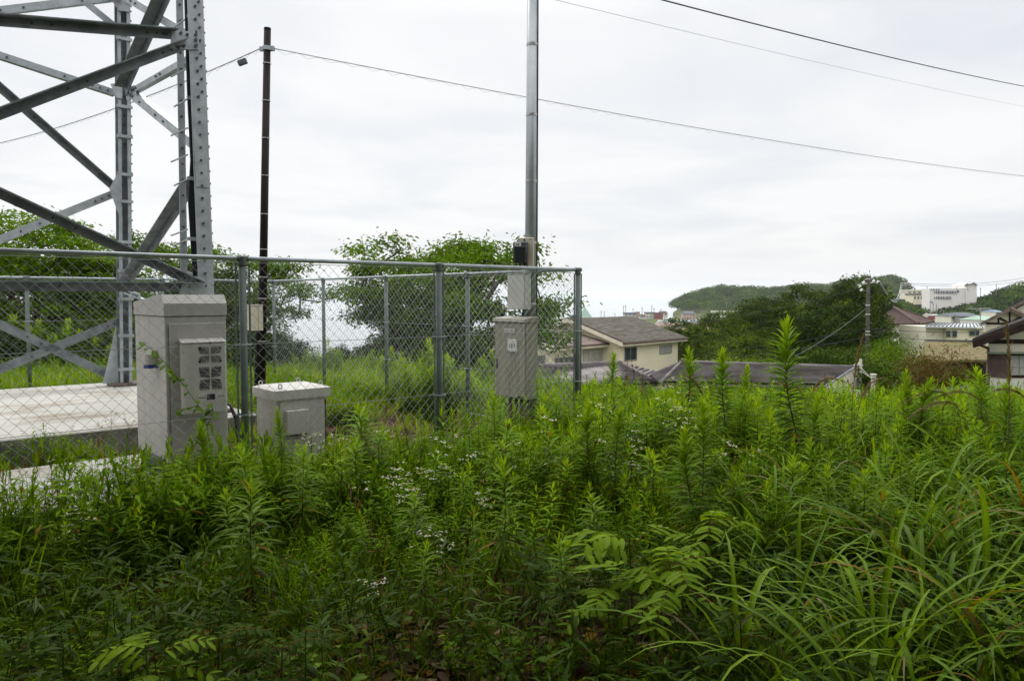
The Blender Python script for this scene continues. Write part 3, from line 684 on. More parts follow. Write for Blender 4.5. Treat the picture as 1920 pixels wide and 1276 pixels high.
# ------------------------------------------------------------------ lattice tower (side face planes through both near legs)
WF, WR, XS = 3.5, 7.9, -3.42
legF0, legR0 = E(XS, WF, .3), E(XS, WR, .3)
def pf(px, py): return atp(px, py, E(0, WF), EY)               # point on the front face of the tower
def pr_(px, py): return atp(px, py, E(0, WR), EY)              # rear face
def psd(px, py): return atp(px, py, E(XS, 0), EX)              # right-hand face
tw = thing('lattice_tower', 'galvanised steel lattice tower with bolted angle braces at the top left of the photo', 'tower', E(XS - 2.2, (WF + WR) / 2, .3))
def W(mb, name, m=GALV, parent=tw, smooth=False): return mb.build(name, m, parent, smooth, world=True)
tw.matrix_basis = Matrix.Translation(tw.location)
def leg(a, b, w_, m1, inward_x, inward_y, name='leg', nb=62):
    """angle-section leg: one flange facing the fence, one facing the right, bolts along both"""
    mb = MB(); d = (b - a).normalized(); t_ = .016
    def blk(x0, x1, y0, y1):
        p = []
        for e in (a, b):
            for (i, j) in ((x0, y0), (x1, y0), (x1, y1), (x0, y1)): p.append(e + EX * i + EY * j)
        mb.hexa(p)
    blk(-w_, 0, 0, t_) if inward_x < 0 else blk(0, w_, 0, t_)
    xx = (-t_, 0) if inward_x < 0 else (0, t_)
    blk(xx[0], xx[1], t_, w_) if inward_y > 0 else blk(xx[0], xx[1], -w_, 0)
    o = W(mb, name, m1)
    L = (b - a).length; bo = MB()
    for k in range(nb):
        p = a + d * (.35 + (L - .5) * k / nb)
        c = p + EX * (-w_ * .55 if inward_x < 0 else w_ * .55); bo.tube([c - EY * .022, c], .017, 6)
        if 22 < k < 33: bo.tube([c + d * .07 - EY * .022 + EX * .05, c + d * .07 + EX * .05], .015, 6)
        c = p + EY * (w_ * .5 if inward_y > 0 else -w_ * .5) + d * .05; bo.tube([c, c + EX * .045], [.02, .013], 6)
    MBw = bo.build('bolt_row', BOLT, o); MBw.matrix_basis = Matrix.Identity(4); return o
fB = pf(390, 800); fB.z = .3; fB = E(XS, WF, .3) + (pf(401, 545) - pf(401, 545)); 
a0 = pf(402, 560); a1 = pf(381, 0); dd = (a1 - a0) / (a1.z - a0.z)
F_of = lambda z: a0 + dd * (z - a0.z)
leg(F_of(.34), F_of(11), .20, GALV, -1, 1)
# the wider splice plates on the near leg
for (ya, yb) in ((238, 352),):
    sp = MB(); p0 = pf(392, yb); p1 = pf(386, ya); e = EY * -.012
    sp.hexa([p0 + EX * -.17 + e, p0 + EX * -.015 + e, p0 + EX * -.015, p0 + EX * -.17, p1 + EX * -.17 + e, p1 + EX * -.015 + e, p1 + EX * -.015, p1 + EX * -.17]); W(sp, 'splice_plate')
b0 = pr_(243, 712); b1 = pr_(238, 0); db = (b1 - b0) / (b1.z - b0.z); R_of = lambda z: b0 + db * (z - b0.z)
leg(R_of(.34), R_of(11), .20, GALVD, -1, -1, nb=62)
# inner channel of the rear leg: dark cavity seen between two bright flanges
ch = MB()
for off in (-.205, -.06):
    p = []
    for z in (.36, 10.9):
        e = R_of(z) + EX * off + EY * -.215
        p += [e, e + EX * .05, e + EX * .05 + EY * .02, e + EY * .02]
    ch.hexa(p)
W(ch, 'leg_flange', GALV)
for yy in (16, 80, 143, 205, 260, 330, 380, 455, 508, 560, 628, 690):
    q = pr_(229, yy); cl = MB(); c = R_of(q.z) + EX * -.11 + EY * -.235
    cl.bar(c - EX * .125, c + EX * .125, .03, .05); W(cl, 'leg_clamp', GALV)
# far legs, outside the picture to the left
for w_ in (WF, WR):
    q = E(XS - 4.5, w_, .34); leg(q, q + Vector((0, 0, 10.7)) + EX * .45, .20, GALV, 1, 1 if w_ == WF else -1, nb=10)
for lx in (XS, XS - 4.5):
    for w_ in (WF, WR):
        base = (F_of(.3) if w_ == WF else R_of(.3)) if lx == XS else E(lx, w_, .3)
        pl = MB(); c = base + EX * (-.1 if lx == XS else .1) + EY * (.1 if w_ == WF else -.1); p = []
        for z in (.302, .35):
            for (i, j) in ((-1, -1), (1, -1), (1, 1), (-1, 1)): p.append(Vector((c.x, c.y, z)) + EX * .24 * i + EY * .24 * j)
        pl.hexa(p); W(pl, 'base_plate', mat('rusty_plate', (.10, .075, .06), .7, 0, ((.16, .12, .10), 8, .8)))
        if w_ == WR and lx == XS:
            gs = MB()
            for sgn, e in ((-1, EX), ):
                gs.add([c + e * -.1 * 1 + Vector((0, 0, .05)), c + e * -.36 * 1 + Vector((0, 0, .05)), c + e * -.3 * 1 + Vector((0, 0, .28)), c + e * -.12 * 1 + Vector((0, 0, 1.05)), c + e * -.1 + EY * .014 + Vector((0, 0, .05)), c + e * -.36 + EY * .014 + Vector((0, 0, .05)), c + e * -.3 + EY * .014 + Vector((0, 0, .28)), c + e * -.12 + EY * .014 + Vector((0, 0, 1.05))],
                       [(0, 1, 2, 3), (7, 6, 5, 4), (0, 4, 5, 1), (1, 5, 6, 2), (2, 6, 7, 3), (3, 7, 4, 0)])
            W(gs, 'gusset', GALV)
def brace(a, b, n, w_=.11, m1=GALV, flip=1, bolts=True, ext=0.0):
    a, b = Vector(a), Vector(b)
    if Vector(n).y < 0: flip = 1 if Vector(n).cross(b - a).z > 0 else -1    # flange that faces the fence sits on top
    if ext: a = a + (a - b).normalized() * ext
    o = W(MB().angle(a, b, n, w_, .014, flip), 'brace', m1)
    if bolts:
        bo = MB(); L = (b - a).length; d = (b - a).normalized(); k = 0.12
        nn = Vector(n).normalized(); nn = -nn if nn.y < 0 else nn
        while k < L:
            for q in ((a + d * k), (b - d * k)): bo.tube([q - nn * .02, q + nn * .002], .017, 6)
            k += 1.25 if k > .3 else .12
        bo.build('bolt', BOLT, o)
    return o
NF, NS = EY, EX
# front face: horizontals and diagonals meeting the near leg
brace(pf(-560, -5), pf(330, 66), -NF, .12, GALVD, 1)
brace(pf(0, 215) + (pf(0, 215) - pf(348, 85)) * 1.3, pf(352, 82), -NF, .12, GALVD, -1)
brace(pf(-500, 135), pf(378, 536), -NF, .11, GALVD, -1)
brace(pf(-600, 532), pf(372, 538), -NF, .12, GALVD, 1)
gp = MB(); P4 = [pf(372, 60), pf(322, 58), pf(318, 92), pf(372, 94)]; gp.add([q - EY * .016 for q in P4] + [q - EY * .004 for q in P4], [(0, 1, 2, 3), (7, 6, 5, 4), (0, 4, 5, 1), (1, 5, 6, 2), (2, 6, 7, 3), (3, 7, 4, 0)]); g1 = W(gp, 'gusset')
bo = MB()
for q in ((366, 66), (366, 76), (366, 87), (338, 63), (350, 66), (334, 89), (344, 87)): c = pf(*q) - EY * .016; bo.tube([c - EY * .025, c], .02, 6)
bo.build('bolt', BOLT, g1)
gp = MB(); P4 = [pf(384, 520), pf(345, 516), pf(336, 550), pf(384, 552)]; gp.add([q - EY * .016 for q in P4] + [q - EY * .004 for q in P4], [(0, 1, 2, 3), (7, 6, 5, 4), (0, 4, 5, 1), (1, 5, 6, 2), (2, 6, 7, 3), (3, 7, 4, 0)]); W(gp, 'gusset')
# rear face
brace(pr_(-430, 70), pr_(232, -8), NF, .12, GALV, 1)
brace(pr_(-300, 5), pr_(216, 174), NF, .11, GALV, 1)
brace(pr_(-260, -60), pr_(218, 356), -NF, .12, GALVD, 1)
brace(pr_(-300, 570), pr_(216, 362), NF, .13, GALV, 1)
brace(pr_(-300, 470), pr_(226, 712), NF, .14, GALVD, 1)
brace(pr_(-300, 812), pr_(240, 596), NF, .14, GALVD, 1)
for (x0, y0, pts) in ((0, 0, [(196, 0), (236, -14), (236, 30), (216, 28)]), (0, 0, [(200, 163), (222, 160), (222, 190), (212, 188)]), (0, 0, [(198, 356), (220, 316), (220, 408), (216, 406)])):
    q4 = [pr_(*q) for q in pts]; gp = MB(); gp.add([q - EY * .25 for q in q4] + [q - EY * .236 for q in q4], [(0, 1, 2, 3), (7, 6, 5, 4), (0, 4, 5, 1), (1, 5, 6, 2), (2, 6, 7, 3), (3, 7, 4, 0)]); W(gp, 'gusset')
# right-hand face
brace(psd(236, 172), psd(368, -120), -NS, .17, GALVD, 1)
brace(psd(206, -22), psd(352, 66), NS, .12, GALV, 1)
brace(psd(238, 172), psd(374, 283), NS, .13, GALV, -1)
brace(psd(243, 172), psd(362, 104), NS, .09, GALV, 1)
brace(psd(240, 534), psd(366, 345), -NS, .15, GALVD, 1)
brace(psd(240, 480), psd(384, 528), NS, .12, GALVD, 1)
brace(psd(232, 545), psd(262, 556), NS, .10, GALV, 1)
q4 = [psd(233, 165), psd(252, 160), psd(256, 178), psd(238, 190)]; gp = MB(); gp.add([q for q in q4] + [q + EX * .014 for q in q4], [(0, 1, 2, 3), (7, 6, 5, 4), (0, 4, 5, 1), (1, 5, 6, 2), (2, 6, 7, 3), (3, 7, 4, 0)]); W(gp, 'gusset')
# cable run beside the near leg: rack upright, brackets, black feeder cables
pk = lambda px, py: atp(px, py, E(0, WF + .45), EY)
rk = MB()
for z0, z1 in ((.4, 8.5),):
    A = pk(347, 620); B = pk(337, 0); d = (B - A) / (B.z - A.z); p = []
    for z in (z0, z1):
        e = A + d * (z - A.z); p += [e - EX * .045, e + EX * .045, e + EX * .045 + EY * .012, e - EX * .045 + EY * .012]
    rk.hexa(p)
rack = W(rk, 'cable_rack', GALV)
bo = MB()
for k in range(34):
    e = A + d * (.7 + k * .21 - A.z); bo.tube([e - EY * .018, e], .014, 6)
bo.build('bolt', BOLT, rack)
cb_ = MB(); pc = lambda px, py: atp(px, py, E(0, WF + .15), EY)
for k, off in enumerate((0, 6, -4, 10)):
    pts = [pc(353 + off * .5, -200), pc(350 + off * .55, 0), pc(353 + off * .6, 100), pc(356 + off * .6, 190), pc(361 + off * .5, 300), pc(358 + off * .8, 380), pc(362 + off * .7, 450), pc(368 + off, 520), pc(372 + off, 600), pc(376 + off, 700)]
    cb_.tube([p + EY * .04 * (k % 2) for p in pts], .018 if k < 3 else .011, 8)
W(cb_, 'feeder_cable', CABLE, smooth=True)
for yy in (33, 185, 335, 448):
    q = pc(358, yy); br = MB(); br.bar(q - EX * .06 - EY * .03, q + EX * .07 - EY * .03, .03, .045); br.bar(q - EX * .12 + EY * .3 + Vector((0, 0, -.07)), q - EX * .03, .016, .016); W(br, 'cable_bracket', GALV)
for yy in (128, 240, 290, 430):
    q = pc(352, yy); br = MB(); br.bar(q - EX * .12 + EY * .3 + Vector((0, 0, -.07)), q, .016, .016); W(br, 'cable_bracket', GALV)
# upper bracing, above the picture
for (za, zb) in ((6.4, 9.3), (9.3, 10.8)):
    for nrm, (p0, p1) in ((NF, (F_of, lambda z: E(XS - 4.5, WF, z) + EX * .42 * z / 11)), (NF, (R_of, lambda z: E(XS - 4.5, WR, z) + EX * .42 * z / 11))):
        brace(p0(za), p1(zb), nrm, .11, bolts=False); brace(p1(za), p0(zb), -nrm, .11, bolts=False)

# ------------------------------------------------------------------ cabinets
def text(s, size, parent, loc, rot, m=INK):
    cu = bpy.data.curves.new('lettering', 'FONT'); cu.body = s; cu.size = size; cu.align_x = 'CENTER'; cu.align_y = 'CENTER'; cu.extrude = .0006
    o = bpy.data.objects.new('lettering', cu); COL.objects.link(o); bpy.context.view_layer.update()
    me = bpy.data.meshes.new_from_object(o.evaluated_get(bpy.context.evaluated_depsgraph_get())); bpy.data.objects.remove(o)
    me.materials.clear(); me.materials.append(m); o = bpy.data.objects.new('lettering', me); COL.objects.link(o); o.parent = parent; o.location = loc; o.rotation_euler = rot; return o
# tall grey cabinet; local x along the fence, y backwards
c1 = thing('equipment_cabinet', 'tall grey equipment cabinet with a louvred fan unit on its door, beside the tower', 'cabinet', Vector((-3.28, 7.3, 0)), RZ)
CW, CD = .58, .98
mb = MB(); mb.bbox(0, CW, .0, CD, .27, 1.665, .006); mb.build('body', CABG, c1)
mb = MB(); mb.prism([(-.008, 1.672), (CD + .008, 1.672), (CD + .008, 1.80), (.14, 1.875), (.06, 1.875), (-.008, 1.79)], 0, -.008, CW + .008); hd = mb.build('hood', CABG, c1)
MB().box(.02, CW - .02, .01, CD - .01, 1.664, 1.673).build('seam', DARKHOLE, c1)
mb = MB(); mb.bbox(.03, CW - .02, -.012, .0, .31, 1.60, .004); dr = mb.build('door', CABG, c1)
MB().box(.028, .031, -.013, -.011, .31, 1.6).build('door_gap', DARKHOLE, dr)
mb = MB()
for x in (.02, CW - .12):
    mb.box(x, x + .1, .03, CD - .03, .07, .269)
mb.build('plinth', mat('dark_plinth', (.06, .07, .08), .6), c1)
MB().box(-.06, -.0, .1, .7, .25, .29).build('base_rail', mat('dark_plinth', (.06, .07, .08), .6), c1)
fan = MB(); fan.bbox(.12, .53, -.115, -.0125, .73, 1.415, .012); fn = fan.build('fan_unit', CABL, c1)
MB().prism([(-.122, 1.42), (-.0125, 1.45), (-.0125, 1.416), (-.122, 1.416)], 0, .115, .535).build('fan_hood', CABL, fn)
MB().box(.24, .52, -.1165, -.1152, .80, 1.40).build('fan_panel', CABL, fn)
for (cx_, cz_, hw, hh, g) in ((.375, 1.295, .118, .086, 0), (.375, 1.068, .118, .120, 1)):
    for i in (-1, 1):
        for j in (-1, 1):
            mb = MB(); n_ = 9; x0, x1 = cx_ + i * .0045, cx_ + i * hw; z0, z1 = cz_ + j * .0055, cz_ + j * hh; poly = [(x0, z0)]
            # saw-tooth outer outline of the pierced grille
            for k in range(n_):
                tz = z0 + (z1 - z0) * (k + .5) / n_; poly.append((x1 - i * (.0 if k % 2 else .026) - i * .016 * abs(k - n_ / 2) / n_ * 2, tz))
            for k in range(n_):
                tx = x1 + (x0 - x1) * (k + .5) / n_; poly.append((tx, z1 - j * (.0 if k % 2 else .022) - j * .012 * abs(k - n_ / 2) / n_))
            mb.prism(poly, 1, -.1180, -.1167); gr = mb.build('grille', DARKHOLE, fn)
            mb = MB()
            for k in range(7):
                zz_ = z0 + (z1 - z0) * (k + .8) / 8; mb.box(min(x0, x1 - i * .03), max(x0, x1 - i * .03), -.1186, -.1181, zz_ - .0016, zz_ + .0016)
            mb.build('grille_bar', CABG, gr)
MB().bbox(.25, .51, -.119, -.1167, .835, .925, .002).build('label_frame', CABL, fn)
MB().prism([(.335, .86), (.415, .86), (.415, .905), (.405, .915), (.345, .915), (.335, .905)], 1, -.1215, -.1192).build('display', BLACK, fn)
for x in (.262, .285, .308, .44, .46, .483): MB().box(x, x + .017, -.1196, -.1191, .880, .890).build('lettering', INK, fn)
mb = MB()
for p in ((.38, 1.408), (.38, .755)): mb.tube([(p[0], -.122, p[1]), (p[0], -.114, p[1])], .008, 6)
mb.build('screw', BOLT, fn)
mb = MB().tube([(-.06, .28, 1.20), (-.06, .28, 1.30)], .055, 12); vt = mb.build('side_socket', CABL, c1, smooth=False); MB().tube([(-.06, .28, 1.165), (-.06, .28, 1.199)], .06, 12).build('socket_ring', BLUEP, vt)
MB().box(-.03, .0, .24, .32, 1.22, 1.34).build('socket_bracket', CABL, c1)
# bundle of cables leaving the cabinet
mb = MB()
for k in range(4):
    o = .03 * k; mb.tube([(CW - .01, .12 + o, .80 - .02 * k), (CW + .06 + .4 * o, .10 + o, .76), (CW + .11 + o * .6, .09 + o, .60), (CW + .13 + o * .8, .10 + o, .35), (CW + .17 + o, .12, .1)], .011, 8)
tag(mb.build('cable_bundle', CABLE, None, True, loc=c1.location), 'bundle of black cables dropping from the side of the tall grey cabinet', 'cables').rotation_euler = (0, 0, RZ)
# low box with eye bolts
c2 = thing('junction_cabinet', 'low cream grey cabinet with four lifting eyes on its lid, left of the bare soil', 'cabinet', Vector((-2.455, 8.0, 0)), RZ)
mb = MB().bbox(.02, .585, .03, .55, 0, .79, .006); mb.build('body', CABL, c2)
mb = MB(); mb.prism([(-.0, .775), (.58, .775), (.58, .86), (.50, .905), (.08, .905), (0, .865)], 0, -.015, .625)
lid = MB(); lid.hexa([(-.015, -.0, .775), (.625, 0, .775), (.625, .58, .775), (-.015, .58, .775), (-.015, 0, .872), (.625, 0, .872), (.625, .58, .872), (-.015, .58, .872)])
lid.hexa([(-.015, 0, .8725), (.625, 0, .8725), (.625, .58, .8725), (-.015, .58, .8725), (.05, .07, .898), (.56, .07, .898), (.56, .51, .898), (.05, .51, .898)]); ld = lid.build('lid', CABL, c2)
for (x, y) in ((.07, .05), (.56, .10), (.06, .53), (.50, .53)):
    mb = MB()
    for k in range(10):
        a0, a1 = math.pi * 2 * k / 10, math.pi * 2 * (k + 1) / 10
        mb.bar((x + .021 * math.cos(a0), y, .915 + .022 * math.sin(a0)), (x + .021 * math.cos(a1), y, .915 + .022 * math.sin(a1)), .010, .009)
    mb.build('lifting_eye', BAND, c2)
mb = MB(); mb.bbox(.05, .56, .018, .03, .06, .75, .003); dr = mb.build('door', CABL, c2); mb = MB(); mb.bbox(.10, .35, -.035, .0175, .40, .66, .008); mb.build('vent_cover', CABL, c2)
MB().box(.12, .33, -.025, .017, .385, .399).build('vent_slot', DARKHOLE, c2)
MB().tube([(.572, .024, .1), (.572, .024, .74)], .008, 8).build('hinge', BOLT, c2)
# khaki cabinet by the grey pole; local x: from the near corner backwards (front face looks to the left), so use the fence frame directly
K0 = Vector((.18, 9.75, 0)); c3 = thing('switch_cabinet', 'khaki metal cabinet with white plates on its door, low on the steel pole', 'cabinet', K0, RZ)
mb = MB().bbox(0, .2, 0, .62, .55, 1.53, .004); mb.build('body', CABK, c3)
mb = MB(); mb.prism([(-.03, 1.531), (.205, 1.531), (.205, 1.60), (-.03, 1.575)], 1, -.008, .628); mb.build('hood', CABK, c3)
mb = MB(); mb.box(-.032, -.0305, -.006, .626, 1.537, 1.572); mb.build('hood_lip', WARM, c3)
dr = MB().bbox(-.012, 0, .012, .608, .56, 1.518, .003).build('door', CABK, c3)
MB().box(-.0135, -.012, .22, .42, 1.40, 1.445).build('label_plate', PLATE, dr)
mb = MB()
for (y, w2) in ((.392, .016), (.362, .02), (.333, .02), (.278, .018), (.255, .018), (.235, .012)):
    mb.box(-.0145, -.0137, y - w2 / 2, y + w2 / 2, 1.411, 1.418); mb.box(-.0145, -.0137, y - .0025, y + .0025, 1.41, 1.436); mb.box(-.0145, -.0137, y - w2 / 2, y + w2 / 2, 1.427, 1.431)
mb.build('lettering', INK, dr)
wp = MB().bbox(-.03, -.0125, .145, .335, 1.15, 1.31, .004).build('white_plate', PLATE, dr)
mb = MB()
for (y, z) in ((.16, 1.165), (.32, 1.165), (.16, 1.295), (.32, 1.295)): mb.tube([(-.034, y, z), (-.030, y, z)], .007, 6)
mb.box(-.0325, -.0305, .19, .205, 1.205, 1.255); mb.box(-.0325, -.0305, .232, .25, 1.20, 1.26); mb.box(-.0325, -.0305, .278, .292, 1.205, 1.255); mb.build('key_switch', BOLT, wp)
MB().bbox(-.02, -.0125, .545, .575, .92, 1.04, .003).build('handle', BOLT, dr)
MB().box(-.0135, -.0122, .03, .15, .565, .588).build('maker_plate', INK, dr)
# conduits below it
mb = MB()
for k, y in enumerate((.08, .2, .3, .42)): mb.tube([(.1, y, .56), (.1 - .02 * k, y - .02 * k, .3), (.14, y * .6 + .1, -.1)], .025 if k % 2 else .02, 8)
tag(mb.build('conduit_pipe', mat('brown_conduit', (.10, .065, .045), .6, 0, ((.16, .12, .09), 9, .8)), None, True, loc=K0), 'brown conduits running from the khaki cabinet into the weeds', 'conduits').rotation_euler = (0, 0, RZ)
# steel pole
PB = Vector((.235, 10.22, 0)); ptop = at(999, -95, 10.22)
pl = thing('steel_pole', 'tall pale galvanised steel pole carrying the electricity meter, out of the top of the photo', 'pole', PB)
dtx, dty = ptop.x - PB.x, 0; P_ = lambda z: Vector((dtx * z / ptop.z, 0, z))
PZ = ptop.z + .25
MB().tube([P_(-.2), P_(PZ)], [.085, .066], 16).build('shaft', mat('pole_galvanised', (.33, .365, .375), .42, .45, ((.42, .45, .455), 5, .7)), pl, smooth=True)
MB().tube([P_(PZ), P_(PZ + .02)], [.068, .05], 16).build('cap', GALVD, pl)
mb = MB()
for z in (1.75, 2.55, 3.35, 4.2, 5.1, 5.9): mb.tube([P_(z), P_(z + .03)], .084 - .0022 * z + .002, 16)
mb.build('band', BAND, pl)
mb = MB().tube([P_(z) + Vector((.088 - .003 * z, -.02, 0)) for z in (.3, 1.2, 2, 3, 4, 5, 6)] , .010, 6); mb.build('conduit', CABLE, pl, True)
# meter
mt = thing('electricity_meter', 'black electricity meter on a cream backing board high on the grey steel pole', 'meter', PB + P_(2.45) + EX * -.02, RZ + R(-62) + R(0))
mt.rotation_euler = (0, 0, R(-14)); mt.location = PB + P_(2.42) + Vector((-.075, -.1, 0))
MB().bbox(-.09, .12, -.045, .0, -.19, .20, .008).build('backing_board', CREAMBOX, mt)
bd = MB().bbox(-.115, .045, -.16, -.046, -.13, .085, .01).build('meter_body', BLACK, mt)
MB().bbox(-.13, .05, -.15, -.046, .0, .14, .01).build('meter_head', mat('smoked_cover', (.07, .085, .10), .15), mt)
MB().box(-.105, -.02, -.154, -.1505, .085, .135).build('display', PLATE, mt)
MB().box(-.09, -.04, -.1555, -.1545, .10, .115).build('lettering', INK, mt)
mb = MB()
for x in (-.06, 0, .035): mb.tube([(x, -.06, -.13), (x, -.05, -.165), (x + .01, -.03, -.185)], .011, 6)
mb.build('meter_tail', CABLE, mt, True)
mb = MB()
for p in ((-.075, .18), (.085, .18), (-.075, -.175), (.1, -.175)): mb.tube([(p[0], -.05, p[1]), (p[0], -.044, p[1])], .007, 6)
mb.box(-.012, .012, -.047, -.0455, .15, .185); mb.build('screw', BOLT, mt)
# pale box under the meter
bx_ = thing('breaker_box', 'pale grey square breaker box on the steel pole between the meter and the khaki cabinet', 'box', K0 + EX * .06 + EY * .27 , RZ)
bx_.location = at(986, 540, 10.0); bx_.location.z = 0
MB().bbox(0, .11, .02, .36, 1.69, 2.15, .006).build('body', WHITEBOX, bx_); MB().bbox(-.012, 0, .025, .355, 1.70, 2.135, .004).build('cover', WHITEBOX, bx_)
MB().box(-.01, .115, .015, .365, 2.151, 2.162).build('lid', WHITEBOX, bx_)
mb = MB().tube([(.06, .1, 1.69), (.05, .12, 1.63), (.08, .05, 1.57), (.12, .0, 1.55)], .018, 8); mb.build('cable_tail', CABLE, bx_, True)
# brown pole
BY = 12.0; bp0 = at(490, 720, BY); bt = at(501.5, 55, BY); dB = (bt - bp0) / (bt.z - bp0.z); BPf = lambda z: bp0 + dB * (z - bp0.z)
base = BPf(0); bpo = thing('brown_pole', 'slender dark brown utility pole with pale bands, leaning slightly, behind the fence', 'pole', base)
q = lambda z: BPf(z) - base
MB().tube([q(-.2), q(bt.z)], [.066, .052], 16).build('shaft', BROWNPOLE, bpo, True)
MB().tube([q(bt.z), q(bt.z + .02)], [.056, .05], 16).build('cap', BROWNPOLE, bpo)
mb = MB()
for yy in (120, 190, 260, 330, 402, 468, 520, 560, 640, 692): z = BPf(0).z + at(495, yy, BY).z; mb.tube([q(z), q(z + .014)], .0635, 16)
mb.build('band', BAND, bpo)
zc = at(500, 91, BY).z; mb = MB(); mb.tube([q(zc - .03), q(zc + .03)], .068, 16); c = q(zc); mb.box(c.x - .11, c.x - .05, -.03, .03, zc - .04, zc + .02); mb.box(c.x + .05, c.x + .11, -.03, .03, zc - .035, zc + .03)
mb.tube([(c.x - .1, 0, zc), (c.x - .08, .05, zc + .05)], .008, 6); mb.build('cable_clamp', GALV, bpo)
mb = MB().tube([q(.05) + Vector((-.075, -.02, 0)), q(1.2) + Vector((-.075, -.03, 0)), q(1.75) + Vector((-.07, -.05, 0))], .028, 8); mb.build('conduit', CABLE, bpo, True)
pbx = thing('pole_box', 'small cream box strapped to the brown pole beside the fence post', 'box', at(480, 596, 11.85), RZ)
MB().bbox(-.12, .07, -.10, .05, -.19, .19, .005).build('body', CREAMBOX, pbx); MB().bbox(-.125, .075, -.11, .055, .191, .205, .003).build('lid', WARM, pbx)
MB().box(-.01, -.005, -.1015, -.1005, -.18, .18).build('door_gap', DARKHOLE, pbx)

# ------------------------------------------------------------------ overhead wires
def sagwire(name, label, A, B, sag, r, m=CABLE, lashed=0, group=None, n=40, extra=None):
    A, B = Vector(A), Vector(B); t = thing(name, label, 'cable', A, 0, group); mb = MB(); pts = []
    for k in range(n + 1):
        s_ = k / n; p = (B - A) * s_; p = Vector((p.x, p.y, p.z - 4 * sag * s_ * (1 - s_))); pts.append(p)
    mb.tube(pts, r, 5); mb.build('strand', m, t, True)
    if lashed:
        wv = MB(); m_ = lashed * 4; q_ = []
        for k in range(m_ + 1):
            s_ = k / m_; p = (B - A) * s_; z = p.z - 4 * sag * s_ * (1 - s_); a = .030 * (1 + .4 * math.sin(k * .37)); q_.append((p.x + .012 * math.cos(k * math.pi / 2), p.y, z - .022 + a * (-1 if k % 4 == 2 else 0 if k % 2 else .55)))
        wv.tube(q_, r * .30, 3, cap=False); wv.build('lashing_wire', m, t)
    return t
cA = BPf(zc) + Vector((.1, 0, 0))
far_end = at(1920, 330, 25) ; far_end = cA + (far_end - cA) * 1.35; far_end.z = at(1920, 330, 25).z + .05
MIDZ = CABLE
def through(A, px, py, Y, ratio, sag):                                    # a wire from A that passes the measured point and goes on
    m_ = at(px, py, Y); s_ = 1 / ratio; B = A + (m_ - A) * ratio; B.z = (m_.z + 4 * sag * s_ * (1 - s_) - A.z * (1 - s_)) / s_; return B
WG = mat('grey_wire', (.34, .35, .36), .6, .1)
sagwire('lashed_cable', 'lashed cable with a wavy wire running right from the brown pole past the steel pole', cA, through(cA, 1920, 330, 25, 1.35, .30), .30, .0075, WG, 90)
cL = BPf(zc) + Vector((-.1, 0, 0))
sagwire('lashed_cable', 'lashed cable with a small splice box running left from the brown pole behind the tower', cL, through(cL, 0, 268, 17, 1.4, .25), .25, .008, WG, 52)
sb = at(452, 110, 12.15); o = MB().bbox(-.07, .07, -.03, .03, -.10, -.015, .008).build('splice_box', mat('dark_grey_box', (.10, .11, .12), .5), None, loc=sb); o.rotation_euler = (0, R(-20), 0)
tag(o, 'small dark splice box hanging on the cable just left of the brown pole', 'splice box')
T1 = PB + P_(PZ - .25)
sagwire('overhead_cable', 'thick black service cable crossing the sky at top right from the steel pole', at(1150, -24, 11.2), through(at(1150, -24, 11.2), 1920, 162, 24, 1.3, .12), .12, .012)
sagwire('overhead_cable', 'thin pale wire below the black service cable, from the steel pole', at(1004, -9, 10.2), through(at(1004, -9, 10.2), 1920, 200, 24, 1.3, .10), .10, .0032, WG)
# ------------------------------------------------------------------ houses
def wallmat(name, base, stain, amt=.6, sc_=.5):
    if name in MATS: return MATS[name]
    m = mat(name, base, .85, 0, (stain, sc_, amt), .08, 25, .2)
    return m
CREAM = wallmat('cream_render', (.78, .72, .52), (.68, .62, .46))
CREAM2 = wallmat('pale_render', (.76, .72, .58), (.60, .57, .46))
WHITEW = wallmat('white_render', (.68, .66, .60), (.56, .54, .48))
FASCIA = mat('fascia_paint', (.78, .73, .58), .6, 0, ((.5, .46, .34), 2, .6))
DBROWN = mat('dark_brown_wood', (.020, .012, .010), .8, 0, ((.045, .028, .022), 3, .8), spec=.1)
ALU = mat('window_aluminium', (.42, .40, .36), .4, .4)
GLASSD = mat('window_glass', (.035, .05, .06), .06, 0, None, 0, 40, .9)
CURT = mat('curtain_behind_glass', (.40, .40, .38), .25, 0, ((.30, .30, .28), 6, .8), 0, 40, .8)
GUT = mat('gutter_brown', (.09, .045, .035), .5)
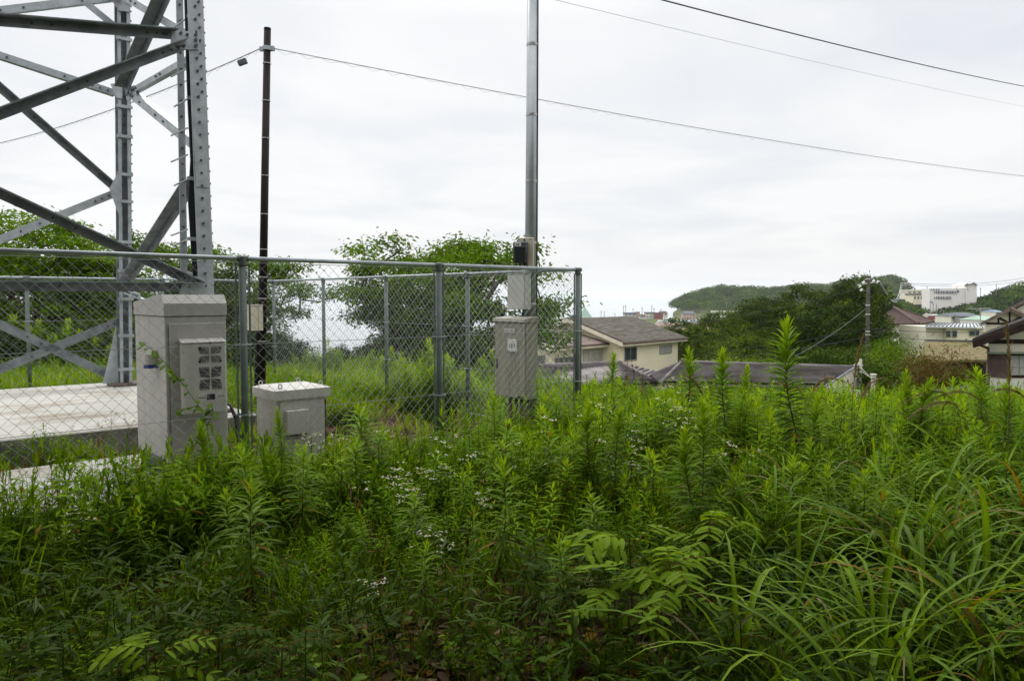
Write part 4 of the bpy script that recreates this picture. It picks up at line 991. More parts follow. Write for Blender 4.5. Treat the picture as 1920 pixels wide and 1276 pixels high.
def roofmat(name, a, b, moss=None, sc_=1.0, stretch=(1, 6, 1)):
    if name in MATS: return MATS[name]
    m = bpy.data.materials.new(name); m.use_nodes = True; t = m.node_tree; bs = t.nodes['Principled BSDF']; bs.inputs['Roughness'].default_value = .8; bs.inputs['Specular IOR Level'].default_value = .12
    c = t.nodes.new('ShaderNodeTexCoord'); mp = t.nodes.new('ShaderNodeMapping'); mp.inputs['Scale'].default_value = stretch; t.links.new(c.outputs['Object'], mp.inputs[0])
    n = t.nodes.new('ShaderNodeTexNoise'); n.inputs['Scale'].default_value = sc_; n.inputs['Detail'].default_value = 8; n.inputs['Roughness'].default_value = .7; t.links.new(mp.outputs[0], n.inputs['Vector'])
    r = t.nodes.new('ShaderNodeValToRGB'); e = r.color_ramp.elements; e[0].position = .38; e[0].color = (*a, 1); e[1].position = .60; e[1].color = (*b, 1); t.links.new(n.outputs['Fac'], r.inputs[0]); col = r.outputs[0]
    if moss:
        n2 = t.nodes.new('ShaderNodeTexNoise'); n2.inputs['Scale'].default_value = sc_ * .8; n2.inputs['Detail'].default_value = 9; t.links.new(mp.outputs[0], n2.inputs['Vector']); n2.inputs['Distortion'].default_value = .5
        r2 = t.nodes.new('ShaderNodeValToRGB'); r2.color_ramp.elements[0].position = .44; r2.color_ramp.elements[1].position = .62; t.links.new(n2.outputs['Fac'], r2.inputs[0])
        x = t.nodes.new('ShaderNodeMixRGB'); x.inputs[2].default_value = (*moss, 1); t.links.new(r2.outputs[0], x.inputs[0]); t.links.new(col, x.inputs[1]); col = x.outputs[0]
    t.links.new(col, bs.inputs['Base Color']); MATS[name] = m; return m
SHING = roofmat('mossy_shingle', (.07, .062, .052), (.13, .12, .11), (.06, .052, .028), 1.1)
SHPUR = roofmat('purple_shingle', (.13, .095, .085), (.20, .155, .14), None, .8)
KAWARA = roofmat('grey_kawara', (.095, .085, .083), (.22, .20, .195), None, 1.1, (.5, .5, 5))
KBROWN = roofmat('brown_kawara', (.085, .058, .050), (.13, .09, .078), None, .7, (1, 1, 1))
OLIVE = roofmat('olive_flat_tile', (.13, .10, .05), (.22, .17, .09), (.10, .10, .03), .8)
METR = roofmat('pale_metal_roof', (.52, .54, .56), (.62, .64, .66), None, .5)
GREYR = roofmat('grey_roof', (.10, .11, .125), (.15, .16, .17), None, .4)
def tiled(P00, P10, P11, P01, pitch=.30, row=.34, hgt=.03, step=.10, thick=.1):
    """roof plane P00->P10 eave, P01->P11 ridge, with rolls and stepped courses"""
    P00, P10, P11, P01 = map(lambda q: np.array(q, float), (P00, P10, P11, P01)); w_ = max(np.linalg.norm(P10 - P00), np.linalg.norm(P11 - P01)); d = np.linalg.norm(P01 - P00)
    nc = max(2, int(w_ / pitch)); nrw = max(2, int(d / row)); nrm = np.cross(P10 - P00, P01 - P00); nrm /= np.linalg.norm(nrm)
    if nrm[2] < 0: nrm = -nrm
    us = np.arange(nc * 4 + 1) / (nc * 4); prof_ = np.array([0, .75, 1, .75])[np.arange(nc * 4 + 1) % 4] * hgt
    vs = []; so_ = []
    for k in range(nrw): vs += [k / nrw, (k + .999) / nrw]; so_ += [step, 0]
    vs = np.array(vs); so_ = np.array(so_); U, Vv = np.meshgrid(us, vs)
    B = (P00[None, None] * (1 - U)[..., None] + P10 * U[..., None]) * (1 - Vv)[..., None] + (P01 * (1 - U)[..., None] + P11 * U[..., None]) * Vv[..., None]
    jit = rng.normal(0, .004, B.shape[:2]); B = B + nrm * (prof_[None] + so_[:, None] + jit)[..., None]
    a, b = B.shape[:2]; i, j = np.meshgrid(np.arange(a - 1), np.arange(b - 1), indexing='ij'); Fq = np.stack([i * b + j, i * b + j + 1, (i + 1) * b + j + 1, (i + 1) * b + j], -1).reshape(-1, 4)
    mb = MB(); mb.add(B.reshape(-1, 3).tolist(), Fq.tolist())
    q = [P00, P10, P11, P01]; mb.hexa([p - nrm * thick for p in q] + [p - nrm * .004 for p in q]); return mb
def slabroof(q, thick=.12, mb=None):
    q = [Vector(p) for p in q]; n = (q[1] - q[0]).cross(q[3] - q[0]).normalized()
    if n.z < 0: n = -n
    mb = mb or MB(); return mb.hexa([p - n * thick for p in q] + q)
def window(par, x0, x1, z0, z1, y=0.0, curtain=False, name='window', fr=.05, m=ALU, axis='y', panes=2, bars=False):
    mb = MB()
    def bx(mb, a, b, c, d, e, f):                     # a..b along wall, c..d outwards, e..f height
        if axis == 'y': mb.box(a, b, y - d, y - c, e, f)
        else: mb.box(y - d, y - c, a, b, e, f)
    bx(mb, x0 - fr, x1 + fr, 0, .06, z1, z1 + fr); bx(mb, x0 - fr, x1 + fr, 0, .08, z0 - fr, z0)
    bx(mb, x0 - fr, x0, 0, .06, z0, z1); bx(mb, x1, x1 + fr, 0, .06, z0, z1)
    for k in range(1, panes): xm = x0 + (x1 - x0) * k / panes; bx(mb, xm - .025, xm + .025, .0, .045, z0, z1)
    f = mb.build(name, m, par); g = MB(); bx(g, x0, x1, .004, .018, z0, z1); g.build('pane', CURT if curtain else GLASSD, f)
    if bars:
        g = MB(); k = x0
        while k < x1: bx(g, k, k + .03, .09, .11, z0, z1); k += .14
        g.build('grille', m, f)
    return f
def locm(o): return Matrix.Translation(o.location) @ Matrix.Rotation(o.rotation_euler[2], 4, 'Z')
# H1: cream house, long axis along (.66,.75)
a1 = math.atan2(.75, .66); c0 = Vector((8.34, 56, 0)); h1 = thing('house', 'cream house with a mossy shingle roof and pale barge boards, right of the fence corner', 'house', c0, a1)
ze, zr, Dp = -1.40, .25, 4.96; gz = -9.0; L1 = 8.95
wl = MB(); wl.prism([(.45, gz), (2 * Dp - .45, gz), (2 * Dp - .45, ze - .1), (Dp, zr - .16), (.45, ze - .1)], 0, -.1, L1 - .75); wl.build('wall', CREAM, h1)
for k, mm in ((0, 1), (1, -1)):
    y0 = 0 if k == 0 else 2 * Dp; rf = slabroof([(-.55, y0, ze), (L1, y0, ze), (L1 - .25, Dp, zr), (-.6, Dp, zr)], .07); rf.build('roof', SHING, h1)
    bb = MB(); bb.hexa([(-.66, y0, ze - .30), (-.56, y0, ze - .30), (-.56, Dp, zr - .30), (-.66, Dp, zr - .30), (-.66, y0, ze + .03), (-.56, y0, ze + .03), (-.56, Dp, zr + .03), (-.66, Dp, zr + .03)]); bb.build('barge_board', FASCIA, h1)
    cp = MB(); cp.hexa([(-.68, y0, ze + .031), (-.50, y0, ze + .031), (-.50, Dp, zr + .031), (-.68, Dp, zr + .031), (-.68, y0, ze + .07), (-.50, y0, ze + .07), (-.50, Dp, zr + .07), (-.68, Dp, zr + .07)]); cp.build('edge_trim', DBROWN, h1)
MB().box(-.55, L1, .0, .05, ze - .30, ze - .08).build('fascia', FASCIA, h1); MB().box(-.55, L1 + .03, .3, .42, ze - .32, ze - .30).build('eave_trim', FASCIA, h1)
MB().tube([(-.5, -.06, ze - .09), (L1, -.06, ze - .09)], .06, 8).build('gutter', GUT, h1, True)
MB().tube([(L1 - .62, -.02, ze - .15), (L1 - .70, .38, ze - .5), (L1 - .70, .38, gz + 1)], .045, 8).build('downpipe', GUT, h1)
window(h1, .35, 1.95, -2.78, -1.88, .45, False); window(h1, 5.35, 7.1, -2.52, -1.98, .45, True)
# left wing
h1b = Vector((2.8, 52, 0)); wgt = thing('house', 'cream house wing with a purple brown shingle roof, seen through the fence mesh', 'house', h1b, a1)
ze2, zr2, L2, D2 = -1.50, -.25, 7.2, 5.2
MB().prism([(.6, gz), (2 * D2 - .6, gz), (2 * D2 - .6, ze2 - .1), (D2, zr2 - .18), (.6, ze2 - .1)], 0, .55, L2 + 1.2).build('wall', CREAM, wgt)
for y0 in (0, 2 * D2):
    slabroof([(0, y0, ze2), (L2, y0, ze2), (L2 + .2, D2, zr2), (-.1, D2, zr2)], .07).build('roof', SHPUR, wgt)
    bb = MB(); bb.hexa([(-.10, y0, ze2 - .30), (-.0, y0, ze2 - .30), (-.0, D2, zr2 - .30), (-.10, D2, zr2 - .30), (-.10, y0, ze2 + .03), (-.0, y0, ze2 + .03), (-.0, D2, zr2 + .03), (-.10, D2, zr2 + .03)]); bb.build('barge_board', FASCIA, wgt)
MB().box(0, L2 + .1, .0, .05, ze2 - .28, ze2 - .07).build('fascia', FASCIA, wgt); MB().tube([(0, -.05, ze2 - .08), (L2 + .1, -.05, ze2 - .08)], .05, 8).build('gutter', GUT, wgt, True)
window(wgt, .9, 2.9, -3.15, -2.35, .6, False, bars=True); window(wgt, 3.25, 3.42, -3.3, -2.2, .6, False, m=DBROWN, panes=1); window(wgt, 4.2, 6.9, -2.95, -1.98, .6, True, panes=4)
MB().tube([(L2 + .25, -.1, ze2 - .1), (L2 + .3, .5, -2.2), (L2 + 1.5, .9, -2.4), (L2 + 1.55, .9, -4)], .04, 8).build('downpipe', GUT, wgt)
window(wgt, 1.2, 2.4, -2.9, -2.2, .55, False, axis='x', bars=True)
# low tiled house in front, left: hip roof
hk = thing('house', 'low house with a grey pantile hip roof in front of the cream house', 'house', (0, 0, 0))
rA, rB = at(1010, 687, 48), at(1166, 682, 46); eA, eB = at(985, 731, 41.5), at(1236, 720, 43.0); eC = at(1262, 705, 50)
tiled(eA, eB, rB, rA).build('roof', KAWARA, hk); tiled(eB, eC, rB + Vector((.02, .02, 0)), rB).build('roof', KAWARA, hk)
mb = MB().tube([rA + Vector((0, 0, .06)), rB + Vector((0, 0, .08))], .13, 8); mb.tube([rB + Vector((0, 0, .06)), eB + Vector((0, 0, .05))], .11, 8); mb.build('ridge', KAWARA, hk, True)
def under(pts, inset, z, top, m, par):                    # wall block under a roof outline
    c = sum((Vector(p) for p in pts), Vector()) / len(pts); q = [Vector(p) + (c - Vector(p)) * inset for p in pts]; mb = MB()
    return mb.hexa([Vector((p.x, p.y, z)) for p in q] + [Vector((p.x, p.y, top)) for p in q]).build('wall', m, par)
under([eA, eB, eC, rA], .12, -9, eB.z - .12, WHITEW, hk)
# low tiled house, right: long ridge with a gable parapet at its right end
hr = thing('house', 'long low house with a grey pantile roof and cream gable wall at its right end', 'house', (0, 0, 0))
eL, eR, rL, rR = at(1240, 718, 37.6), at(1537, 723, 36.5), at(1277, 680, 43.5), at(1603, 690, 40)
tiled(eL, eR, rR, rL).build('roof', KAWARA, hr); hipb = at(1218, 703, 46); tiled(eL, hipb, rL + Vector((0, .02, 0)), rL).build('roof', KAWARA, hr)
mb = MB(); mb.tube([rL + Vector((0, 0, .05)), rR + Vector((0, 0, .05))], .11, 8); mb.tube([eL + Vector((0, 0, .05)), rL + Vector((0, 0, .05))], .10, 8); mb.ball(rL + Vector((.1, 0, .14)), .14); mb.build('ridge', KAWARA, hr, True)
bk = at(1290, 700, 50); under([eL, eR, at(1640, 700, 44), bk], .10, -9, eL.z - .1, CREAM2, hr)
gw = MB(); A_, B_, C_ = eR + Vector((.1, -.3, -.05)), rR + Vector((.15, .0, .12)), at(1613, 683, 40); n_ = Vector((.2, -.05, 0))
bot = -9; gw.add([Vector((A_.x, A_.y, bot)), A_, B_, C_, Vector((C_.x, C_.y, bot)), Vector((A_.x, A_.y, bot)) + n_ * .6, A_ + n_ * .6, B_ + n_ * .6 + Vector((0, .3, 0)), C_ + Vector((0, .3, 0)), Vector((C_.x, C_.y + .3, bot))],
       [(0, 1, 2, 3, 4), (9, 8, 7, 6, 5), (0, 5, 6, 1), (1, 6, 7, 2), (2, 7, 8, 3), (3, 8, 9, 4), (4, 9, 5, 0)]); gw.build('gable_wall', CREAM2, hr)
cp = MB(); cp.bar(A_ + Vector((0, 0, .03)), B_ + Vector((0, 0, .03)), .14, .05); cp.build('coping', GREYR, hr)
p = at(1612, 745, 39.9); MB().tube([(p.x, p.y, p.z - 1), (p.x, p.y, at(1611, 673, 39.9).z)], .07, 10).build('vent_pipe', WHITEW, hr)
MB().tube([rR + Vector((.0, .1, .1)), rR + Vector((.25, .1, .22)), rR + Vector((.4, .1, .1))], .09, 8).build('ridge_cap', WHITEW, hr)
MB().bar(eL + Vector((0, -.05, -.12)), eR + Vector((0, -.05, -.12)), .1, .08).build('gutter', GUT, hr)
wA = at(1575, 748, 37.0); MB().box(-.45, .45, -.03, .03, -.3, .15).build('window', GLASSD, hr, loc=at(1562, 740, 37.0)); 
# right-hand house: low part with dark verge
def quadprism(par, name, m, pts, dy, world=True):
    pts = [Vector(p) for p in pts]; n = len(pts); vs = pts + [p + Vector(dy) for p in pts]
    fs = [tuple(range(n)), tuple(range(2 * n - 1, n - 1, -1))] + [(k, (k + 1) % n, n + (k + 1) % n, n + k) for k in range(n)]
    return MB().add(vs, fs).build(name, m, par)
hb = thing('house', 'half timbered cream house with a dark verge and curtained window at the right edge', 'house', (0, 0, 0)); Yh = 30.0; g_ = -7
A = lambda x, y, Y=Yh: at(x, y, Y)
quadprism(hb, 'wall', CREAM2, [A(1853, 760), A(1853, 634), A(1925, 604), A(2080, 560), A(2300, 640), A(2300, 760)], (4.9, 7, 0))
quadprism(hb, 'roof', mat('dark_roof_sheet', (.035, .028, .026), .9, 0, ((.06, .05, .046), 1.5, .7), spec=.1), [A(1821, 641, Yh - .9), A(1824, 634, Yh - .9), A(1923, 598, Yh - .9), A(2084, 545, Yh - .9), A(2084, 552, Yh - .9), A(1926, 612, Yh - .9)], (5.6, 8.0, 0))
quadprism(hb, 'verge_board', DBROWN, [A(1824, 639, Yh - .95), A(1826, 652, Yh - .95), A(1927, 618, Yh - .95), A(2084, 562, Yh - .95), A(2084, 549, Yh - .95), A(1925, 605, Yh - .95)], (0, .045, 0))
mb = MB(); mb.bar(A(1829, 643, Yh - .4), A(1853, 653, Yh - .02), .07, .07); mb.bar(A(1856, 640, Yh - .03), A(2200, 640, Yh - .03), .05, .17); mb.build('beam', DBROWN, hb)
mb = MB(); mb.bar(A(1853, 661, Yh - .2), A(2200, 662, Yh - .2), .36, .05); mb.build('awning', mat('greenish_awning', (.20, .25, .18), .5), hb)
quadprism(hb, 'shutter_panel', mat('brown_shutter', (.10, .06, .055), .6, 0, ((.05, .03, .03), 3, .8)), [A(1857, 706, Yh - .06), A(1857, 664, Yh - .06), A(1893, 664, Yh - .06), A(1893, 709, Yh - .06)], (0, .05, 0))
fo = quadprism(hb, 'window', DBROWN, [A(1893, 708, Yh - .05), A(1893, 663, Yh - .05), A(1990, 663, Yh - .05), A(1990, 708, Yh - .05)], (0, .04, 0)); quadprism(fo, 'pane', CURT, [A(1895, 703, Yh - .07), A(1895, 666, Yh - .07), A(1988, 666, Yh - .07), A(1988, 703, Yh - .07)], (0, .018, 0))
mb = MB(); mb.bar(A(1895, 687, Yh - .09), A(1988, 687, Yh - .09), .02, .02); mb.bar(A(1912, 704, Yh - .09), A(1912, 666, Yh - .09), .02, .02, up=Vector((0, 1, 0))); mb.build('glazing_bar', ALU, fo)
MB().tube([A(1853, 650, Yh - .1), A(1854, 760, Yh - .1)], .045, 8).build('downpipe', GUT, hb)
quadprism(hb, 'lower_wall', WHITEW, [A(1855, 770, Yh - .08), A(1855, 710, Yh - .08), A(2200, 712, Yh - .08), A(2200, 770, Yh - .08)], (0, .075, 0))
h2 = thing('house', 'cream house behind with a half timbered gable of diagonal braces at the right edge', 'house', (0, 0, 0)); Y2 = 48.0
quadprism(h2, 'wall', CREAM2, [A(1848, 700, Y2), A(1848, 606, Y2), A(1895, 582, Y2), A(1925, 596, Y2), A(1925, 700, Y2)], (4.2, 6, 0))
quadprism(h2, 'upper_wall', CREAM2, [A(1900, 700, Y2 + 1.6), A(1900, 582, Y2 + 1.6), A(1970, 545, Y2 + 1.6), A(2040, 585, Y2 + 1.6), A(2040, 700, Y2 + 1.6)], (4.2, 6, 0))
RD = roofmat('brown_grey_tile', (.10, .075, .062), (.19, .15, .125), None, 2.0, (1, 1, 1))
quadprism(h2, 'roof', RD, [A(1836, 611, Y2 - .6), A(1836, 606, Y2 - .6), A(1894, 576, Y2 - .6), A(1894, 583, Y2 - .6)], (4.9, 7, 0)); quadprism(h2, 'roof', RD, [A(1895, 583, Y2 - .6), A(1895, 576, Y2 - .6), A(1932, 595, Y2 - .6), A(1932, 602, Y2 - .6)], (4.9, 7, 0))
quadprism(h2, 'roof', RD, [A(1890, 584, Y2 + 1.0), A(1890, 577, Y2 + 1.0), A(1970, 537, Y2 + 1.0), A(1970, 545, Y2 + 1.0)], (4.9, 7, 0)); quadprism(h2, 'roof', RD, [A(1971, 545, Y2 + 1.0), A(1971, 537, Y2 + 1.0), A(2046, 580, Y2 + 1.0), A(2046, 588, Y2 + 1.0)], (4.9, 7, 0))
bm_ = lambda x0, y0, x1, y1, w_=.10: MB().bar(A(x0, y0, Y2 - .04), A(x1, y1, Y2 - .04), w_ if y0 == y1 else .05, .12, up=Vector((0, 1, 0)) if x0 == x1 else Vector((0, 0, 1))).build('timber', DBROWN, h2)
bm_(1849, 606, 1925, 607); bm_(1872, 605, 1872, 596); bm_(1893, 605, 1893, 585); bm_(1915, 605, 1915, 594); bm_(1874, 596, 1892, 605); bm_(1894, 605, 1914, 595)
# brown hip roof
h3 = thing('house', 'house with a ribbed brown hip roof among the trees right of the concrete utility pole', 'house', (0, 0, 0))
ap, hc, rc, lc, bc = at(1676, 577, 93), at(1722, 608, 82), at(1752, 603, 92), at(1640, 606, 90), at(1690, 600, 101)
tiled(lc, hc, ap + Vector((.05, 0, 0)), ap, .45, .5, .07, .03).build('roof', KBROWN, h3); tiled(hc, rc, ap + Vector((.1, .05, 0)), ap, .45, .5, .05, .03).build('roof', KBROWN, h3)
mb = MB().tube([ap + Vector((0, 0, .1)), hc + Vector((0, 0, .1))], .16, 6); mb.tube([ap + Vector((0, 0, .1)), rc + Vector((0, 0, .1))], .13, 6); mb.build('ridge', KBROWN, h3)
under([lc, hc, rc, bc], .10, -14, hc.z - .1, CREAM2, h3)
# long low house with pale metal roof
h4 = thing('house', 'long low cream house with a pale ribbed metal roof left of the aerial', 'house', (0, 0, 0)); Y4 = 72.0
quadprism(h4, 'wall', CREAM2, [A(1736, 665, Y4), A(1736, 612, Y4), A(1846, 614, Y4), A(1846, 665, Y4)], (0, 5, 0)); quadprism(h4, 'wall', CREAM, [A(1775, 665, Y4 - .5), A(1775, 614, Y4 - .5), A(1848, 615, Y4 - .5), A(1848, 665, Y4 - .5)], (0, .49, 0))
q4 = [A(1733, 611, Y4 - .7), A(1846, 613, Y4 - .9), A(1838, 606.5, Y4 + 4), A(1752, 605, Y4 + 4)]; slabroof(q4, .14).build('roof', METR, h4); mb = MB()
for k in range(15): s_ = (k + .5) / 15; mb.bar(q4[0].lerp(q4[1], s_) + Vector((0, 0, .03)), q4[3].lerp(q4[2], s_) + Vector((0, 0, .03)), .10, .08)
mb.build('roof_seam', GREYR, h4)
for (x0, x1, y0, y1, dY) in ((1774, 1783, 619, 632, -.52), (1786, 1795, 619, 632, -.52), (1818, 1839, 619, 629, -.52)):
    f = quadprism(h4, 'window', ALU, [A(x0, y1, Y4 + dY - .1), A(x0, y0, Y4 + dY - .1), A(x1, y0, Y4 + dY - .1), A(x1, y1, Y4 + dY - .1)], (0, .1, 0)); mb = MB(); n = 2 if x1 - x0 > 12 else 1
    for k in range(n): a_, b_ = x0 + .8 + (x1 - x0) * k / n, x0 - .8 + (x1 - x0) * (k + 1) / n; quadprism(f, 'pane', GLASSD, [A(a_, y1 - .8, Y4 + dY - .13), A(a_, y0 + .8, Y4 + dY - .13), A(b_, y0 + .8, Y4 + dY - .13), A(b_, y1 - .8, Y4 + dY - .13)], (0, .02, 0))
h5 = thing('house', 'low building under an olive brown flat tile roof behind the shrubs at right', 'house', (0, 0, 0))
p4 = [A(1722, 676, 42), A(1852, 674, 41), A(1856, 641, 50), A(1735, 639, 50)]
slabroof(p4, .12).build('roof', OLIVE, h5); MB().bar(p4[3] + Vector((0, 0, .05)), p4[2] + Vector((0, 0, .05)), .22, .12).build('ridge', GREYR, h5); under([p4[0], p4[1], p4[2], p4[3]], .06, -8, p4[0].z - .2, DBROWN, h5)
# television aerial
ae = thing('television_aerial', 'roof aerial on a thin mast with long horizontal boom above the right-hand house', 'aerial', A(1837, 642, 29.5)); b_ = ae.location; r_ = lambda x, y: A(x, y, 29.5) - b_
MB().tube([r_(1837, 642), r_(1838.5, 577)], .018, 6).build('mast', BAND, ae); mb = MB(); mb.bar(r_(1816, 578.5), r_(1857, 578), .02, .03); mb.bar(r_(1830, 582), r_(1848, 581.5), .02, .02)
for k in range(13): c_ = r_(1817 + k * 3.2, 578.3); mb.bar(c_ + Vector((0, -.22, 0)), c_ + Vector((0, .22, 0)), .008, .008)
mb.build('boom', BAND, ae); MB().ball(r_(1836.5, 615), .075, 8, 6, (1, 1, .9)).build('insulator', CREAMBOX, ae)
ORD = ['first', 'second', 'third', 'fourth', 'fifth', 'sixth', 'seventh', 'eighth', 'ninth', 'tenth', 'eleventh', 'twelfth', 'thirteenth', 'fourteenth', 'fifteenth', 'sixteenth', 'seventeenth', 'eighteenth', 'nineteenth', 'twentieth', 'twenty-first', 'twenty-second', 'twenty-third', 'twenty-fourth', 'twenty-fifth', 'twenty-sixth']
# ------------------------------------------------------------------ concrete utility pole and its lines
UY = 48.0; ub = at(1625, 760, UY); ut = at(1628.5, 517, UY); up_ = thing('utility_pole', 'concrete utility pole with metal steps and insulators in front of the dark trees', 'utility pole', ub)
uq = lambda x, y: at(x, y, UY) - ub
MB().tube([Vector((0, 0, -2)), ut - ub], [.15, .095], 14).build('shaft', mat('old_concrete_pole', (.05, .044, .036), .9, 0, ((.10, .09, .075), 2.5, .9), spec=.1), up_, True)
mb = MB()
for y in (524, 573, 590, 622, 628, 648): c = uq(1627, y); mb.tube([c, c + Vector((0, 0, .07))], .14, 12)
mb.build('band', BAND, up_); mb = MB()
for k in range(14): c = uq(1626.5 + .15 * k % 1, 545 + k * 12); s_ = 1 if k % 2 else -1; mb.tube([c, c + Vector((.25 * s_, 0, 0))], .014, 5)
mb.build('step', GALVD, up_); mb = MB(); mb.bar(uq(1608, 534), uq(1650, 527), .05, .05)
for (x, y) in ((1610, 538), (1613, 545), (1617, 531), (1636, 528), (1643, 530)): mb.tube([uq(x, y), uq(x + 4, y - 3)], .07, 8)
mb.build('insulator', PLATE, up_); mb = MB(); mb.tube([uq(1604, 541), uq(1624, 525)], .04, 6); mb.tube([uq(1640, 527), uq(1650, 530)], .05, 6); mb.tube([uq(1640, 623), uq(1660, 623)], .045, 6); mb.build('cable_end', CABLE, up_)
def line(label, pts, r, m=CABLE, name='overhead_cable', group=None):
    pts = [Vector(p) for p in pts]; fine = []
    for i in range(len(pts) - 1):
        for k in range(8):
            s_ = k / 8; p = pts[i].lerp(pts[i + 1], s_); L_ = (pts[i + 1] - pts[i]).length; p.z -= L_ * .015 * 4 * s_ * (1 - s_); fine.append(p)
    fine.append(pts[-1]); o = MB().tube([p - pts[0] for p in fine], r, 5).build(name, m, None, True, loc=pts[0]); return tag(o, label, 'cable', group)
line('thick pale cable slanting from the concrete utility pole down to the left', [at(1625, 577, 47.8), at(1490, 668, 40)], .013, mat('guy_wire', (.12, .13, .15), .6))
line('power line from the concrete pole top leftwards across the dark trees to the distance', [at(1612, 540, 47.8), at(1400, 588, 57), at(1200, 622, 62)], .016)
line('lower dark line from the concrete pole leftwards past the tall goldenrod', [at(1624, 632, 47.8), at(1310, 675, 52)], .018)
line('middle dark line from the concrete pole leftwards in front of the trees', [at(1624, 616, 47.8), at(1400, 652, 52), at(1290, 668, 54)], .012)
line('pair of dark lines from the concrete pole rightwards across the roofs, the upper one', [at(1629, 616, 48), at(1920, 622, 44), at(2050, 628, 43)], .016)
line('dark line from the concrete pole rightwards across the roofs, the lower one', [at(1629, 629, 48), at(1920, 640, 44), at(2050, 646, 43)], .016)
line('thin high lines above the white school-like building on the right, the upper one', [at(1650, 530, 60), at(1690, 530, 250), at(1920, 521, 300), at(2100, 512, 330)], .09, WG)
line('thin high line just below the upper one above the white building on the right', [at(1652, 533, 60), at(1692, 533, 250), at(1920, 526, 300), at(2100, 520, 330)], .07, WG)
# low metal railing / shed roof edge by the shrubs, and the white post by the gable
sh = thing('shed', 'small low shed with a thin grey roof edge among the weeds at right', 'shed', (0, 0, 0))
slabroof([A(1748, 737, 24), A(1822, 727, 24), A(1824, 720, 25), A(1750, 730, 25)], .07).build('roof', mat('shed_roof', (.045, .045, .048), .8, spec=.1), sh); quadprism(sh, 'wall', mat('shed_wall', (.22, .21, .19), .8, 0, ((.14, .13, .12), 2, .8)), [A(1756, 790, 24.3), A(1756, 742, 24.3), A(1815, 734, 24.3), A(1815, 790, 24.3)], (0, .6, 0))
fp = thing('gate_post', 'short white post and wall corner at the foot of the concrete pole', 'post', at(1637, 735, 38)); MB().box(-.09, .09, -.09, .09, -2, .85).build('shaft', WHITEW, fp); MB().box(-1.1, -.09, -.06, .06, -2, .1).build('low_wall', CREAM2, fp); MB().box(-.12, .12, -.12, .12, .851, .91).build('cap', WHITEW, fp)
bk_ = at(1627, 700, 39); sg = MB(); sg.bar(at(1615, 690, 38.5), at(1632, 707, 38.5), .05, .04); sg.bar(at(1632, 707, 38.5), at(1614, 695, 38.5), .03, .04); tag(sg.build('stay_bracket', WHITEW), 'thin white stay rods between the gable wall and the white post', 'bracket')
# ------------------------------------------------------------------ distant town
FARG = mat('far_window', (.08, .10, .13), .3)
def far_house(label, x0, x1, ytop, ybot, Y, wm, rm, roof=.3, gable=True, nw=3, storeys=2, depth=9, cat='house', group=None):
    a_, b_ = at(x0, ybot, Y), at(x1, ybot, Y); t_ = at(x0, ytop, Y); h = t_.z - a_.z; w_ = b_.x - a_.x; o = thing('house', label, cat, a_, 0, group); hw = h * (1 - roof)
    MB().box(0, w_, 0, depth, -1.5, hw).build('wall', wm, o); ov = w_ * .04
    if gable:
        mb = MB(); mb.add([(-ov, -.6, hw - .1), (w_ + ov, -.6, hw - .1), (w_ + ov, depth + .6, hw - .1), (-ov, depth + .6, hw - .1), (w_ * .14, depth / 2, h), (w_ * .86, depth / 2, h)], [(3, 2, 1, 0), (0, 1, 5, 4), (1, 2, 5), (2, 3, 4, 5), (3, 0, 4)]); mb.build('roof', rm, o)
    else: MB().box(-ov, w_ + ov, -.4, depth, hw + .003, h).build('roof', rm, o)
    for s_ in range(storeys):
        for k in range(nw):
            xc = w_ * (k + .5) / nw; z0 = hw * (s_ + .42) / storeys; MB().box(xc - w_ * .25 / nw, xc + w_ * .25 / nw, -.12, .0, z0, z0 + hw * .34 / storeys).build('window', FARG, o)
    return o
R1 = mat('far_red_wall', (.30, .06, .05), .8); PK = mat('far_pink_wall', (.55, .38, .34), .8); NB = mat('far_blue_roof', (.05, .06, .13), .7)
GT = 'houses of the harbour town under the hill'
far_house('pale house with a flat navy blue roof in the harbour town', 1171, 1192, 586, 593, 700, WHITEW, NB, .35, False, 3, 1, group=GT)
far_house('small plain pink block between the navy roof and the white houses', 1193, 1200, 584, 594, 700, PK, PK, .1, False, 1, 2, group=GT)
far_house('low brown roofed house right of the pink block in the harbour town', 1200, 1211, 589, 597, 690, WHITEW, KBROWN, .4, True, 2, 1, group=GT)
far_house('white two storey house with a grey flat roof in the harbour town', 1211, 1228, 585, 597, 695, WHITEW, GREYR, .15, False, 3, 2, group=GT)
far_house('dark red fronted house next to the white one in the harbour town', 1229, 1243, 586, 597, 690, R1, KBROWN, .12, False, 2, 2, group=GT)
far_house('brown roofed house tucked behind the red fronted one', 1237, 1252, 583, 593, 715, WHITEW, KBROWN, .35, True, 2, 1, group=GT)
far_house('pink two storey house with a dark hip roof standing alone below the wooded hill', 1281, 1304, 583, 598, 690, PK, GREYR, .3, True, 4, 2)
far_house('long pale low building half hidden by trees below the hill', 1338, 1400, 583, 596, 620, WHITEW, WHITEW, .2, False, 8, 1)
far_house('cream flat roofed block left of the white building on the right hill', 1701, 1728, 543, 556, 470, CREAM2, CREAM2, .2, False, 3, 2)
far_house('long low yellowish building left of the white building on the right hill', 1712, 1744, 550, 566, 455, CREAM, GREYR, .15, False, 5, 1)
far_house('plain small cream building at the roadside below the white building', 1757, 1778, 590, 602, 260, CREAM2, CREAM2, .08, False, 1, 1, cat='building')
far_house('grey hip roofed house right of the plain cream building', 1783, 1812, 587, 603, 240, CREAM2, GREYR, .32, True, 3, 1)
far_house('larger dark grey roofed house right of the hip roofed one', 1802, 1840, 586, 604, 236, mat('far_grey_wall', (.25, .25, .25), .8), GREYR, .34, True, 4, 1, 12)
